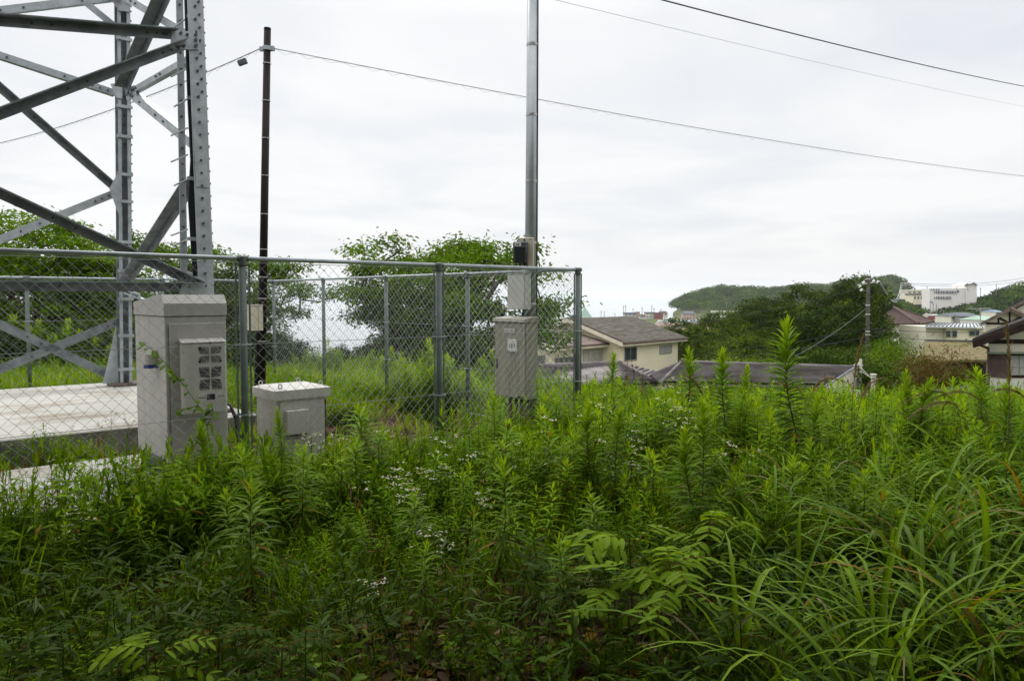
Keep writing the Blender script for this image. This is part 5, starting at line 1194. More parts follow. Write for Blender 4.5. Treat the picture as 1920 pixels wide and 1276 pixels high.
far_house('low pale green roofed shed left of the half timbered gable', 1842, 1875, 593, 606, 180, WHITEW, mat('pale_green_roof', (.30, .42, .33), .7), .5, True, 2, 1)
far_house('small house with a blue grey roof in the trees above the half timbered gable', 1866, 1882, 581, 590, 300, CREAM2, mat('blue_roof', (.16, .22, .32), .7), .4, True, 2, 1)
# white building on the hill
Ys = 420.0; sb0 = at(1745, 606, Ys); sc0 = thing('white_building', 'white three storey school-like building with a tall stair tower on the hill at right', 'building', sb0); q = lambda x, y, Y=Ys: at(x, y, Y) - sb0
PW = wallmat('school_white', (.80, .76, .73), (.72, .68, .65))
def qp(par, name, m, pts, dy): 
    pts = [Vector(p) for p in pts]; n = len(pts); return MB().add(pts + [p + Vector(dy) for p in pts], [tuple(range(n)), tuple(range(2 * n - 1, n - 1, -1))] + [(k, (k + 1) % n, n + (k + 1) % n, n + k) for k in range(n)]).build(name, m, par)
qp(sc0, 'wall', PW, [q(1743.5, 620), q(1743.5, 541), q(1812, 540), q(1812, 620)], (3, 14, 0))
qp(sc0, 'stair_tower', PW, [q(1811.5, 600, Ys - 1), q(1811.5, 534.5, Ys - 1), q(1827, 529.5, Ys - 1), q(1831.5, 534, Ys - 1), q(1831.5, 600, Ys - 1)], (0, 15, 0))
mb = MB(); mb.bar(q(1810, 535, Ys - 1.5), q(1818, 529.4, Ys + 6), 1, .4); mb.hexa([q(1810.5, 534.5, Ys - 2), q(1826, 529.6, Ys - 2), q(1827, 529.6, Ys + 13), q(1812, 534.5, Ys + 13), q(1810.5, 533.9, Ys - 2), q(1826, 529.0, Ys - 2), q(1827, 529.0, Ys + 13), q(1812, 533.9, Ys + 13)])
mb.hexa([q(1826, 529.6, Ys - 2), q(1832.5, 534.7, Ys - 2), q(1833, 534.7, Ys + 13), q(1827, 529.6, Ys + 13), q(1826, 529.0, Ys - 2), q(1832.5, 534.1, Ys - 2), q(1833, 534.1, Ys + 13), q(1827, 529.0, Ys + 13)]); mb.build('tower_roof', GREYR, sc0)
for (x0, x1) in ((1759, 1766), (1768, 1775), (1776.5, 1783.5), (1785, 1792)):
    for (y0, y1) in ((545, 550), (555.7, 560.5)):
        if x0 > 1784 and y0 > 550: continue
        f = qp(sc0, 'window', FARG, [q(x0, y1, Ys - .3), q(x0, y0, Ys - .3), q(x1, y0, Ys - .3), q(x1, y1, Ys - .3)], (0, .3, 0)); mb = MB()
        for k in (1, 2): xm = x0 + (x1 - x0) * k / 3; mb.bar(q(xm, y1, Ys - .4), q(xm, y0, Ys - .4), .2, .12, up=Vector((0, 1, 0)))
        mb.build('mullion', PW, f)
for (x0, x1, y0, y1) in ((1752, 1753.2, 546, 549), (1755.3, 1757, 545.3, 549.5), (1752, 1753.2, 557, 560), (1755.3, 1757, 556, 560), (1795, 1798.2, 544.5, 548), (1747, 1748.6, 565, 568)):
    qp(sc0, 'window', FARG, [q(x0, y1, Ys - .3), q(x0, y0, Ys - .3), q(x1, y0, Ys - .3), q(x1, y1, Ys - .3)], (0, .3, 0))
for (x, y) in ((1814.8, 536), (1814.8, 543)): qp(sc0, 'window', FARG, [q(x - .6, y + .7, Ys - 1.3), q(x - .6, y - .7, Ys - 1.3), q(x + .7, y - .7, Ys - 1.3), q(x + .7, y + .7, Ys - 1.3)], (0, .3, 0))
for k, x in enumerate((1746, 1750.6, 1755.6, 1760.2)):
    mb = MB(); c = q(x, 542.3, Ys - .35)
    mb.bar(c + Vector((-.35, 0, .3)), c + Vector((.35, 0, .3)), .1, .12); mb.bar(c + Vector((0, 0, .4)), c + Vector((0, 0, -.4)), .12, .1, up=Vector((0, 1, 0))); mb.bar(c + Vector((0, 0, 0)), c + Vector((-.4, 0, -.4)), .1, .12); mb.bar(c, c + Vector((.4, 0, -.4)), .1, .12)
    if k: mb.bar(c + Vector((-.4, 0, .05)), c + Vector((.4, 0, .05)), .1, .1)
    mb.build('lettering', mat('blue_lettering', (.06, .07, .22), .5), sc0)
# green pyramid roof by the sea
py_ = thing('pyramid_roof', 'pale green pyramid shaped roof rising above the ridge beside the fence corner post', 'building', at(1097, 600, 300)); q2 = lambda x, y, Y: at(x, y, Y) - py_.location
tp = q2(1096.5, 574.5, 300); GP = mat('pale_green_sheet', (.24, .42, .33), .5, 0, ((.34, .46, .38), .6, .8)); b4 = [q2(1083, 598, 297), q2(1110, 598, 297), q2(1113, 598, 303), q2(1086, 598, 303)]
MB().add(b4 + [tp], [(3, 2, 1, 0), (0, 1, 4), (1, 2, 4), (2, 3, 4), (3, 0, 4)]).build('roof', GP, py_); MB().hexa([p + Vector((0, 0, -6)) for p in b4] + [p - Vector((0, 0, .02)) for p in b4]).build('wall', WHITEW, py_)
mb = MB()
for k in range(1, 8): s_ = k / 8; mb.bar(b4[0].lerp(tp, s_) + Vector((0, -.05, 0)), b4[1].lerp(tp, s_) + Vector((0, -.05, 0)), .06, .10)
mb.build('seam', WHITEW, py_)
o = far_house('tiny blue shed left of the pyramid roof behind the fence post', 1071, 1079, 590.5, 600, 290, NB, mat('blue_roof', (.16, .22, .32), .7), .3, False, 1, 1)
# harbour flat, breakwater, boats, poles
fl = MB().add([at(1228, 606, 520), at(1330, 605, 520), at(1340, 616, 380), at(1228, 613, 420)], [(0, 1, 2, 3)]); vs = [(v[0], v[1], hz_(v[0], v[1]) + 2.2) for v in fl.v]; fl.v = vs; tag(fl.build('paved_yard', mat('reddish_yard', (.19, .12, .10), .9, 0, ((.24, .16, .13), .03, .8))), kind='structure')
bw = MB(); A0, A1 = at(1262, 603.5, 610), at(1345, 600, 640); bw.bar(A0, A1, 6, 2.4); tag(bw.build('sea_wall', mat('dark_quay', (.10, .10, .10), .9, 0, ((.17, .17, .17), .1, .8))), 'long dark quay wall in front of the pink house below the hill', 'quay wall')
HULL = [mat('boat_white', (.75, .75, .75), .4), mat('boat_blue', (.12, .25, .45), .4), mat('boat_grey', (.45, .48, .50), .5)]
for k, x in enumerate((1237, 1243, 1250, 1256, 1262, 1269, 1277, 1284, 1292, 1299, 1305)):
    p = at(x, 604.8 + .5 * math.sin(k * 2.1), 560 + 8 * math.sin(k)); bt_ = thing('fishing_boat', 'small pale fishing boat, %s from the left in the harbour row' % ORD[k], 'boat', p, rng.uniform(-.5, .5) + (0 if k % 2 else 1.2), 'fishing boats drawn up in the harbour')
    L_ = 2.9; hull = MB().add([(-L_, -.5, 0), (L_ * .6, -.5, 0), (L_ * .6, .5, 0), (-L_, .5, 0), (-L_, -1, 1), (L_ * .6, -1, 1), (L_ * .6, 1, 1), (-L_, 1, 1), (L_ * 1.1, 0, .1), (L_ * 1.25, 0, 1.3)], [(3, 2, 1, 0), (0, 1, 5, 4), (2, 3, 7, 6), (3, 0, 4, 7), (4, 5, 6, 7), (1, 8, 9, 5), (8, 2, 6, 9), (1, 2, 8), (5, 9, 6)])
    hull.build('hull', HULL[k % 3], bt_); MB().box(-1.4, .4, -.6, .6, 1.01, 2.1).build('cabin', HULL[(k + 1) % 3 if k % 2 else 0], bt_)
POLES = ((1127, 583, 592, 500), (1133, 584, 592, 500), (1153, 587, 592, 520), (1169, 573, 590, 650), (1173, 572, 590, 650), (1187, 578, 590, 650), (1204, 576, 590, 650), (1222, 572, 588, 660), (1226, 577, 590, 660), (1239, 579, 586, 680), (1280, 582, 600, 640), (1300, 579, 599, 640), (1315, 583, 596, 640), (1743, 562, 604, 330), (1749, 568, 606, 300), (1755, 570, 604, 280), (1738, 537, 552, 430), (1714, 538, 545, 440), (1794, 536, 543, 420), (1838, 539, 556, 430), (1868, 532, 542, 400), (1362, 565, 573, 800))
PX = [q[0] for q in POLES]
for (x, y0, y1, Y) in POLES:
    p = at(x, y1, Y); t_ = at(x, y0, Y); hgt = t_.z - p.z; q_ = thing('utility_pole', 'tiny distant utility pole, %s from the left of the far ones' % ORD[sorted(PX).index(x)], 'utility pole', p, 0, 'distant utility poles')
    r_ = Y * .00035; MB().tube([(0, 0, -3), (0, 0, hgt)], r_, 5).build('shaft', GALVD, q_); MB().bar((-Y * .0014, 0, hgt * .9), (Y * .0014, 0, hgt * .9), r_, r_).build('crossarm', GALVD, q_)
rdp = [at(1733, 588, 330), at(1738, 586, 340), at(1756, 603, 250), at(1742, 603, 250)]; tag(MB().add(rdp, [(0, 1, 2, 3)]).build('road', mat('road_asphalt', (.17, .16, .16), .9)), kind='structure')
car = thing('parked_car', 'tiny red car at the foot of the road below the white building', 'car', at(1746, 600, 252)); MB().bbox(-2, 2, -.85, .85, .3, .95, .2).build('body', mat('car_red', (.35, .02, .03), .3), car); MB().bbox(-1.1, 1.2, -.75, .75, .96, 1.5, .25).build('cabin', FARG, car)
# ------------------------------------------------------------------ trees
LD = leafmat('tree_foliage_dark', .2, .45, 0, mul=.42); LM = leafmat('tree_foliage_mid', .2, .45, 0, mul=.95, ramp=OLIVE_R); LO = leafmat('tree_foliage_olive', .25, .45, 0, mul=1.25, ramp=OLIVE_R); LY = leafmat('tree_foliage_bright', .36, .45, 0, mul=1.15)
def T(mesh, name, label, px, Y, topy, hgt, group=None, ml=LEAFT, rz=None, sc=None, cat='tree', z=None, w=None):
    """hgt = height of the unscaled tree; scaled so that its top meets the measured line"""
    p = at(px, topy, Y); g0 = hz_(p.x, p.y) if z is None else z; s_ = sc or (p.z - g0) / hgt; t_ = make_tree(name, label, (p.x, p.y, g0 if sc is None else p.z - hgt * s_), rng.uniform(0, 6.28) if rz is None else rz, group, mesh, ml, s_, cat)
    if w: t_.scale = (w, w, s_)
    return t_
T('cherry_wide', 'cherry_tree', 'wide low cherry tree with dark trunks left of the khaki cabinet', 795, 22.0, 452, 3.75, ml=LEAFT, rz=.2, w=1.08)
T('cherry_tall', 'cherry_tree', 'rounded cherry tree behind the steel pole and khaki cabinet, in front of the cream house', 945, 21.0, 462, 3.8, ml=LEAFT, rz=2.6, w=1.05)
T('cherry_droop', 'cherry_tree', 'cherry tree with drooping crown behind the brown pole, left of the gap showing the sea', 478, 21, 474, 3.95, ml=LEAFT, rz=0.3, w=.80)
T('cherry_tall', 'cherry_tree', 'cherry tree between the two taller ones left of the khaki cabinet', 850, 22.5, 464, 3.75, ml=LEAFT, rz=1.4, w=1.1)
T('cherry_wide', 'cherry_tree', 'cherry tree with low branches right of the gap showing the sea', 735, 21.0, 488, 3.8, ml=LEAFT, rz=3.4, w=.62)
T('cherry_droop', 'cherry_tree', 'dark leaning cherry tree low behind the near fence post', 405, 19.6, 490, 3.95, ml=LD, rz=1.2, w=.55)
T('cherry_droop', 'cherry_tree', 'cherry tree with sparse top twigs between the two near legs of the lattice tower', 290, 23, 440, 3.95, ml=LEAFT, rz=2.2)
T('evergreen', 'evergreen_tree', 'dense bright green tree with layered foliage at the left edge behind the tower', 60, 20.5, 388, 4.9, ml=LY, rz=.4)
T('evergreen', 'evergreen_tree', 'lower dense green tree right of the tallest left tree, behind the rear tower leg', 190, 22, 488, 4.9, ml=LD, rz=2.9)
T('broad_c', 'broadleaf_tree', 'dark round tree behind the others at far left', -90, 23, 430, 6.2, ml=LD, rz=1.1)
T('broad_c', 'broadleaf_tree', 'dark shady tree low behind the tower between the left trees', 130, 26, 520, 6.2, ml=LD, rz=2.1)
T('broad_c', 'broadleaf_tree', 'dark green tree low behind the tall cabinet', 370, 26, 530, 6.2, ml=LD, rz=4.1)
SHR = [(800, 12.6, 636, 'reed_bush', LY, 'tall willow-like bright green bush in the compound, left of the middle fence post'), (838, 12.2, 665, 'reed_bush', LY, 'bright bush directly behind the middle fence post'), (762, 13.6, 672, 'reed_bush', LEAFT, 'bright bush left of the tall willow-like one'),
 (885, 12.4, 700, 'reed_bush', LEAFT, 'low bush behind the gap between middle fence post and khaki cabinet'), (820, 11.0, 742, 'dark_bush', LD, 'low dark rounded bush at the edge of the bare soil'), (775, 11.6, 748, 'dark_bush', LD, 'smaller dark bush left of the rounded one by the bare soil'), (650, 10.4, 765, 'dark_bush', LD, 'dark low bush just right of the low junction cabinet'),
 (612, 17.6, 636, 'reed_bush', LEAFT, 'green bush in the gap to the sea, right side'), (575, 17.8, 655, 'reed_bush', LEAFT, 'smaller green bush in the gap to the sea'), (535, 19.0, 628, 'dark_bush', LD, 'dark shrub at the lower left of the gap to the sea'), (505, 19.0, 620, 'dark_bush', LD, 'dark shrub right behind the brown pole'),
 (640, 20.0, 648, 'dark_bush', LD, None), (690, 20.4, 640, 'dark_bush', LM, None), (740, 20.2, 632, 'dark_bush', LD, None), (800, 19.5, 636, 'dark_bush', LM, None), (655, 18.5, 668, 'reed_bush', LY, None), (700, 18, 655, 'reed_bush', LEAFT, None), (735, 17, 650, 'reed_bush', LY, None), (925, 15, 655, 'reed_bush', LEAFT, None), (880, 17, 640, 'dark_bush', LD, 'dark shrub in front of the cream wall left of the khaki cabinet'), (1010, 13.4, 690, 'reed_bush', LEAFT, None), (1045, 12.8, 695, 'reed_bush', LY, None),
 (450, 18.5, 620, 'dark_bush', LD, None), (400, 18, 622, 'reed_bush', LEAFT, None), (20, 18.2, 590, 'reed_bush', LY, None), (75, 18.6, 600, 'reed_bush', LEAFT, None), (125, 18.2, 598, 'reed_bush', LY, None), (170, 18.8, 604, 'dark_bush', LD, None), (215, 18.5, 606, 'reed_bush', LEAFT, None), (-40, 17.5, 590, 'dark_bush', LD, None), (300, 19, 610, 'dark_bush', LD, None)]
ORD = ['first', 'second', 'third', 'fourth', 'fifth', 'sixth', 'seventh', 'eighth', 'ninth', 'tenth', 'eleventh', 'twelfth', 'thirteenth', 'fourteenth', 'fifteenth', 'sixteenth', 'seventeenth', 'eighteenth', 'nineteenth', 'twentieth', 'twenty-first', 'twenty-second', 'twenty-third', 'twenty-fourth', 'twenty-fifth', 'twenty-sixth']
un = sorted(q[0] for q in SHR if q[5] is None)
for (px, Y, ty, mesh, ml, lab) in SHR:
    p = at(px, ty, Y); g0 = hz_(p.x, p.y); h_ = {'reed_bush': 1.36, 'dark_bush': 1.12}[mesh]; s_ = (p.z - g0) / h_
    t_ = make_tree('shrub', lab or 'green shrub by the compound, %s from the left of the plain ones' % ORD[un.index(px)], (p.x, p.y, g0), rng.uniform(0, 6.28), 'shrubs around the compound fence', mesh, ml, s_, 'shrub'); t_.scale = (s_ * 1.1,) * 2 + (s_,)
    for c_ in t_.children:
        if c_.name.startswith('trunk'): c_.name = 'stem'
# wood in the valley
GW = 'trees of the dark wood in the valley'
wood = [(1300, 74, 612, 'broad_c', LD), (1310, 70, 596, 'broad_b', LM), (1345, 74, 588, 'broad_a', LO), (1385, 80, 572, 'broad_b', LD), (1425, 84, 566, 'broad_a', LM), (1470, 84, 556, 'broad_b', LD), (1512, 82, 540, 'broad_a', LM),
        (1556, 80, 534, 'broad_b', LO), (1598, 78, 524, 'broad_a', LM), (1640, 132, 524, 'broad_b', LD), (1600, 78, 545, 'broad_a', LD), (1345, 66, 628, 'broad_b', LM), (1380, 60, 618, 'broad_b', LO), (1440, 64, 604, 'broad_a', LD), (1500, 64, 588, 'broad_b', LD),
        (1560, 62, 578, 'broad_a', LD), (1600, 62, 585, 'broad_b', LD), (1636, 58, 625, 'broad_c', LD), (1400, 50, 655, 'broad_c', LO), (1470, 54, 650, 'broad_c', LD), (1545, 53, 640, 'broad_c', LD), (1600, 54, 640, 'broad_c', LD), (1325, 67, 635, 'broad_c', LD), (1345, 52, 664, 'broad_c', LO)]
rows = {id(q): ('back', i) for i, q in enumerate(wood[:11])}; rows.update({id(q): ('middle', i) for i, q in enumerate(wood[11:18])}); rows.update({id(q): ('front', i) for i, q in enumerate(sorted(wood[18:], key=lambda q: q[0]))})
special = {1300: 'dark tree at the left end of the valley wood, touching the cream house', 1598: 'tallest tree of the valley wood, left of the concrete pole top', 1345: 'yellow green tree with pale young leaves in the valley wood'}
seen = set()
for q_w in wood:
    (px, Y, ty, mesh, ml) = q_w; rw = rows.get(id(q_w), ('front', 0))
    lab = special.get(px) if px not in seen else None; seen.add(px)
    T(mesh, 'broadleaf_tree', lab or 'tree of the valley wood, %s from the left in its %s row' % (ORD[rw[1]], rw[0]), px, Y, ty, {'broad_a': 9.8, 'broad_b': 9.9, 'broad_c': 6.8}[mesh], GW, ml, w={1640: 1.0, 1622: .8, 1598: .85, 1600: .8, 1636: .7, 1610: .8}.get(px))
GB = 'bushes and bamboo right of the concrete pole'
LR = leafmat('reddish_foliage', .25, .5, 0, ramp=[(0, (.03, .03, .01)), (.35, (.06, .06, .012)), (.48, (.13, .06, .022)), (.6, (.10, .13, .02)), (1, (.2, .1, .04))])
ng = 0; ng_order = [1640, 1662, 1665, 1712, 1720, 1740, 1770, 1790, 1800, 1820]
for (px, Y, ty, mesh, ml, lab) in ((1662, 46, 606, 'bamboo', LD, None), (1690, 42, 612, 'bamboo', LEAFT, 'bright green leafy bamboo in front of the brown hip roof'), (1712, 38, 655, 'bamboo', LM, None), (1740, 31, 640, 'bamboo', LR, None), (1768, 30, 618, 'bamboo', LR, 'reddish brown shrub below the pale metal roof'), (1790, 35, 660, 'bamboo', LM, None), (1815, 33, 668, 'bamboo', LEAFT, 'light green leafy shrub left of the half timbered house'), (1665, 40, 660, 'broad_c', LD, None), (1720, 33, 700, 'broad_c', LD, None), (1770, 31, 690, 'broad_c', LD, None), (1820, 29, 706, 'broad_c', LD, None), (1800, 60, 640, 'broad_c', LD, None), (1640, 46, 640, 'bamboo', LEAFT, None)):
    ng += 1
    T(mesh, 'shrub' if mesh == 'bamboo' else 'broadleaf_tree', lab or 'plain green shrub right of the concrete pole, %s in from the pole' % ORD[ng_order.index(px)], px, Y, ty, 6.2 if mesh == 'bamboo' else 6.7, GB, ml, cat='shrub')
# unseen trees behind and overhead, extra ones added to darken the picture's foot
for k, (x, y, s_) in enumerate(((-3.6, -2.4, 1.0), (.2, -3.0, 1.05), (3.6, -1.6, 1.0), (6.6, .6, 1.0), (-7.2, -.5, 1.0), (8.5, -3.5, 1.1), (.4, -.7, 1.08), (4.4, 1.3, 1.08), (-4.6, .9, 1.08), (2.2, .4, 1.12), (-2.0, .3, 1.12), (5.2, 1.2, 1.5), (-5.6, .6, 1.4), (.2, -1.1, 1.55))):
    t_ = make_tree('unseen_shade_tree', 'leafy unseen tree behind the camera, number %s, shading the nearest weeds' % ORD[k], (x, y, 0), k * 1.3, 'trees behind the camera', 'overhang', LD, s_)
# far wood: crowns on the hills
def crowns(n, test, size, q=95, leaf=1.5):
    cs = []
    while len(cs) < n:
        px = rng.uniform(1180, 2350); d = rng.uniform(330, 1180); a_ = math.atan((px - 960) / FPX); x, y = d * math.sin(a_), d * math.cos(a_); z = hz_(x, y)
        if test(px, d, z): cs.append((x, y, z, d))
    cs = np.array(cs); K = len(cs); rr = rng.uniform(.7, 1.3, K) * size * (.75 + cs[:, 3] / 2600)
    dr = norm(rng.normal(0, 1, (K, q, 3))); dr[..., 2] = np.abs(dr[..., 2]) * 1.1 - .25; P = cs[:, None, :3] + dr * rr[:, None, None] * np.array([1, 1, .62]) * rng.uniform(.75, 1.05, (K, q, 1)); P[..., 2] += rr[:, None] * .75
    g = G(); n_ = K * q; L_ = leaf * np.repeat(rr / size, q) * rng.uniform(.6, 1.3, n_); nn_ = norm(dr.reshape(-1, 3) + rng.normal(0, .35, (n_, 3))); dd_ = norm(np.cross(nn_, rng.normal(0, 1, (n_, 3)))); ct = np.repeat(rng.normal(0, .10, K), q)
    g.add(*leaves(P.reshape(-1, 3), dd_, L_, L_ * .75, bend=.2, prof=[(0, .6), (1, .5)], tint=np.clip(.32 + ct + rng.normal(0, .04, n_), .03, .7), nrm=nn_))
    return g
gf = crowns(2100, lambda px, d, z: z > -15.5 and d > 760 and d < 1060 and rng.random() < .9, 7.4)
FLEAF = leafmat('far_foliage', .2, .6, 0, mul=.62)
tag(emit('far_wood', gf, FLEAF), 'wooded headland of rounded tree crowns behind the harbour town', 'woodland', kind='stuff')
gf = crowns(1100, lambda px, d, z: px > 1640 and 400 < d < 600 and z > -14.5 and not (1735 < px < 1840 and d < 445) and not (1698 < px < 1740 and d < 475), 4.4, 110, 1.1)
tag(emit('hillside_wood', gf, FLEAF), 'green hillside woodland around the white building at right', 'woodland', kind='stuff')
gf = crowns(240, lambda px, d, z: (px > 1775 and 345 < d < 405 and px > 1742) or (1640 < px < 1736 and 335 < d < 400), 3.6, 110, .9)
tag(emit('lower_wood', gf, FLEAF), 'band of darker trees at the foot of the white building', 'woodland', kind='stuff')
# ------------------------------------------------------------------ vegetation of the meadow
def local(x, y): dx_, dy_ = x - FC.x, y - FC.y; return dx_ * EX.x + dy_ * EX.y, dx_ * EY.x + dy_ * EY.y
def place(n, test, x=(-9, 12), y=(2.4, 13.5)):
    out = []
    while len(out) < n:
        m_ = 4000; X_ = rng.uniform(*x, m_); Y_ = rng.uniform(*y, m_); lx, lw = local(X_, Y_)
        ok = test(X_, Y_, lx, lw) & (np.abs(X_) < .70 * Y_ + 1.9); out += [(a, b) for a, b in zip(X_[ok], Y_[ok])]
    out = np.array(out[:n]); return np.column_stack([out, H(out[:, 0], out[:, 1])])
def outside(X_, Y_, lx, lw): return ~((lw > -.05) & (lx < .05))
def front(X_, Y_, lx, lw): return outside(X_, Y_, lx, lw) & (Y_ < 13.2 - .05 * X_)
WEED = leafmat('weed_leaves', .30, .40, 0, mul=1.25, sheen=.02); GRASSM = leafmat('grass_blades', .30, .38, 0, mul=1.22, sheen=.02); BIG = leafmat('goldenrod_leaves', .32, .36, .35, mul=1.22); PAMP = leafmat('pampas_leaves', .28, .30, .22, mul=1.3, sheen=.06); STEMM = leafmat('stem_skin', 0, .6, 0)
SASA = leafmat('bamboo_grass_leaves', .25, .32, .0, mul=.72)  # leaf colour lowered: part of the foreground shade is put into it
FLOW = leafmat('flower_petals', .3, .6, 0, ramp=[(0, (.78, .77, .72)), (.6, (.78, .77, .72)), (.8, (.55, .42, .05)), (1, (.45, .33, .04))])
# density falls off in a worn, littered strip at the bottom centre
def worn(X_, Y_): return ((X_ + .38) / .5) ** 2 + ((Y_ - 3.2) / .5) ** 2 < 1 + .3 * np.sin(9 * X_)
weeds = [small_weed(rng.uniform(.30, .5), 20) for _ in range(5)] + [small_weed(.42, 24, .11, .12, .8) for _ in range(3)]
bushy = [bushy_weed(.42) for _ in range(5)]
tufts = [grass_tuft() for _ in range(5)]; longt = [grass_tuft(22, .75, .011, .07, .7, .46) for _ in range(4)]
sas = [sasa() for _ in range(6)]; rl = [round_leaves() for _ in range(4)]
def tall(X_, Y_): return .50 + .52 * ss(3.8, 7.0, Y_) - .12 * ss(8, 11, Y_)
# shrubby ground layer
rough_ = lambda X_, Y_: (X_ > .9 + .1 * Y_) & (Y_ < 6)                     # pampas corner: little else grows
p = place(6200, lambda X_, Y_, lx, lw: front(X_, Y_, lx, lw) & ~worn(X_, Y_) & (~rough_(X_, Y_) | (rng.random(X_.shape) < .45)) & ((vnoise(X_, Y_, 2.2, 7) > -.45) | (rng.random(X_.shape) < .35))); sc_ = tall(p[:, 0], p[:, 1]) * rng.uniform(.55, 1.3, len(p)) * (1 + .30 * vnoise(p[:, 0], p[:, 1], 1.7)) * np.where(rough_(p[:, 0], p[:, 1]), .75, 1)
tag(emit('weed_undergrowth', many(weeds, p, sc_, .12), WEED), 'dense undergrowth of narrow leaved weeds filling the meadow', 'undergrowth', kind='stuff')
p = place(1850, lambda X_, Y_, lx, lw: front(X_, Y_, lx, lw) & ~worn(X_, Y_) & (vnoise(X_, Y_, 1.1, 5) > -.1)); tag(emit('leafy_undergrowth', many(bushy, p, tall(p[:, 0], p[:, 1]) * rng.uniform(.6, 1.2, len(p)), .1), WEED), 'bushy small leaved herbs among the meadow weeds', 'undergrowth', kind='stuff')
p = place(3400, lambda X_, Y_, lx, lw: front(X_, Y_, lx, lw) & (~rough_(X_, Y_) | (rng.random(X_.shape) < .6))); tag(emit('meadow_grass', many(tufts, p, rng.uniform(.6, 1.25, len(p)) * tall(p[:, 0], p[:, 1]), .1), GRASSM), 'thin green grass blades growing through the weeds', 'grass', kind='stuff')
p = place(420, lambda X_, Y_, lx, lw: front(X_, Y_, lx, lw) & (Y_ > 4.2) & (vnoise(X_, Y_, .9, 3) > 0)); tag(emit('long_grass', many(longt, p, rng.uniform(.6, 1.1, len(p)), .1), GRASSM), 'longer arching grass tufts of the meadow', 'grass', kind='stuff')
p = place(1800, lambda X_, Y_, lx, lw: (Y_ < 4.9) & ~worn(X_, Y_) & ((X_ > .3) | (rng.random(X_.shape) < .6)), (-4, 5), (2.3, 4.9)); tag(emit('bamboo_grass', many(sas, p, rng.uniform(.6, 1.25, len(p)), .15), SASA), 'low dark bamboo grass at the foot of the picture', 'ground cover', kind='stuff')
p = place(170, lambda X_, Y_, lx, lw: (Y_ < 3.9) & (X_ < .2) & ~worn(X_, Y_), (-4, 2), (2.3, 4.6)); tag(emit('creeping_vine', many(rl, p, rng.uniform(.6, 1.3, len(p)), .1), leafmat('vine_leaves', .32, .38, .2, mul=.95)), 'round leaved creeper at the bottom left', 'ground cover', kind='stuff')  # vine leaf colour also lowered to deepen the foreground shade
lt = [litter() for _ in range(4)]; p = place(420, lambda X_, Y_, lx, lw: (Y_ < 6) & ((Y_ < 4.3) | (rng.random(X_.shape) < .2)), (-4, 4), (2.3, 6)); tag(emit('leaf_litter', many(lt, p, rng.uniform(.7, 1.2, len(p)), .02), leafmat('dead_leaves', .1, .7, 0)), 'brown fallen leaves on the soil at the bottom centre', 'leaf litter', kind='stuff')
def dead_stalk():
    g = G(); l_ = rng.normal(0, .22, 2); h_ = rng.uniform(.6, 1.0); pts = [[0, 0, 0], [l_[0] * .3, l_[1] * .3, h_ * .5], [l_[0], l_[1], h_]]; g.add(*stick(pts, [.005, .004, .0025], .895, 4)); n = 16; t = rng.uniform(.1, .8, n)
    g.add(*leaves(np.stack([l_[0] * t * t, l_[1] * t * t, t * h_], -1), dirs(rng.uniform(0, 6.28, n), rng.uniform(-1.4, -.7, n)), rng.uniform(.05, .12, n), .018, bend=.3, tint=rng.choice([.84, .895, .91, .96], n), twist=rng.normal(0, .8, n))); return g.arr()
p = place(170, lambda X_, Y_, lx, lw: front(X_, Y_, lx, lw) & (Y_ > 4.3) & (X_ > -1.5)); tag(emit('dead_stalks', many([dead_stalk() for _ in range(5)], p, rng.uniform(.6, 1.1, len(p)) * (.75 + .15 * ss(4, 8, p[:, 1])), .16), leafmat('dead_leaves', .1, .7, 0)), 'withered dark brown stalks standing among the green weeds', 'dead stalks', kind='stuff')
p = place(520, lambda X_, Y_, lx, lw: (lw < -.08) & (lw > -1.5) & (lx > -9.5) & (lx < -.3), (-9, 1), (3, 10)); tag(emit('fence_side_weeds', many([small_weed(.62, 30, .15, .15, .7) for _ in range(4)] + [bushy_weed(.6, 7, 18, .09, .28) for _ in range(2)], p, rng.uniform(.7, 1.2, len(p)) * np.where(local(p[:, 0], p[:, 1])[0] > -4.2, .66, 1), .12), WEED), 'taller weeds crowding the foot of the near fence', 'undergrowth', kind='stuff')
p = place(110, lambda X_, Y_, lx, lw: (X_ > .6) & (Y_ > 2.7) & (Y_ < 7) & (X_ > .30 * Y_), (0, 6), (2.6, 8)); tag(emit('broad_grass', many([pampas(13, 1.05, .024, .07).arr() for _ in range(5)], p, rng.uniform(.6, 1.1, len(p)), .15), PAMP), 'broad arching grass blades filling the lower right corner', 'grass', kind='stuff')
# inside and behind the compound
def inside(X_, Y_, lx, lw): return (lw > .1) & (lx < -.05) & ~((lx < -2.9) & (lw > 2.9) & (lw < 8.6)) & ~((lx < -3.95) & (lw < 2.55)) & ~((lx < -3.4) & (lx > -4.8) & (lw < 3)) & ~((lx < -3.2) & (lw < 2.5) & (lw > 0) & (lx > -3.6))
bare = lambda X_, Y_: ((X_ + 1.45) / 1.35) ** 2 + ((Y_ - 10.7) / 2.0) ** 2 < 1
p = place(1500, lambda X_, Y_, lx, lw: inside(X_, Y_, lx, lw) & (lw < 9.2) & (~bare(X_, Y_) | (rng.random(X_.shape) < .14)), (-15, 1), (7, 20)); tag(emit('compound_grass', many([grass_tuft(24, .34, .012, .08, .5, .56, seg=3, dry=.2) for _ in range(5)], p, rng.uniform(.5, 1.2, len(p)), .1), GRASSM), 'yellowish green grass inside the fenced compound', 'grass', kind='stuff')
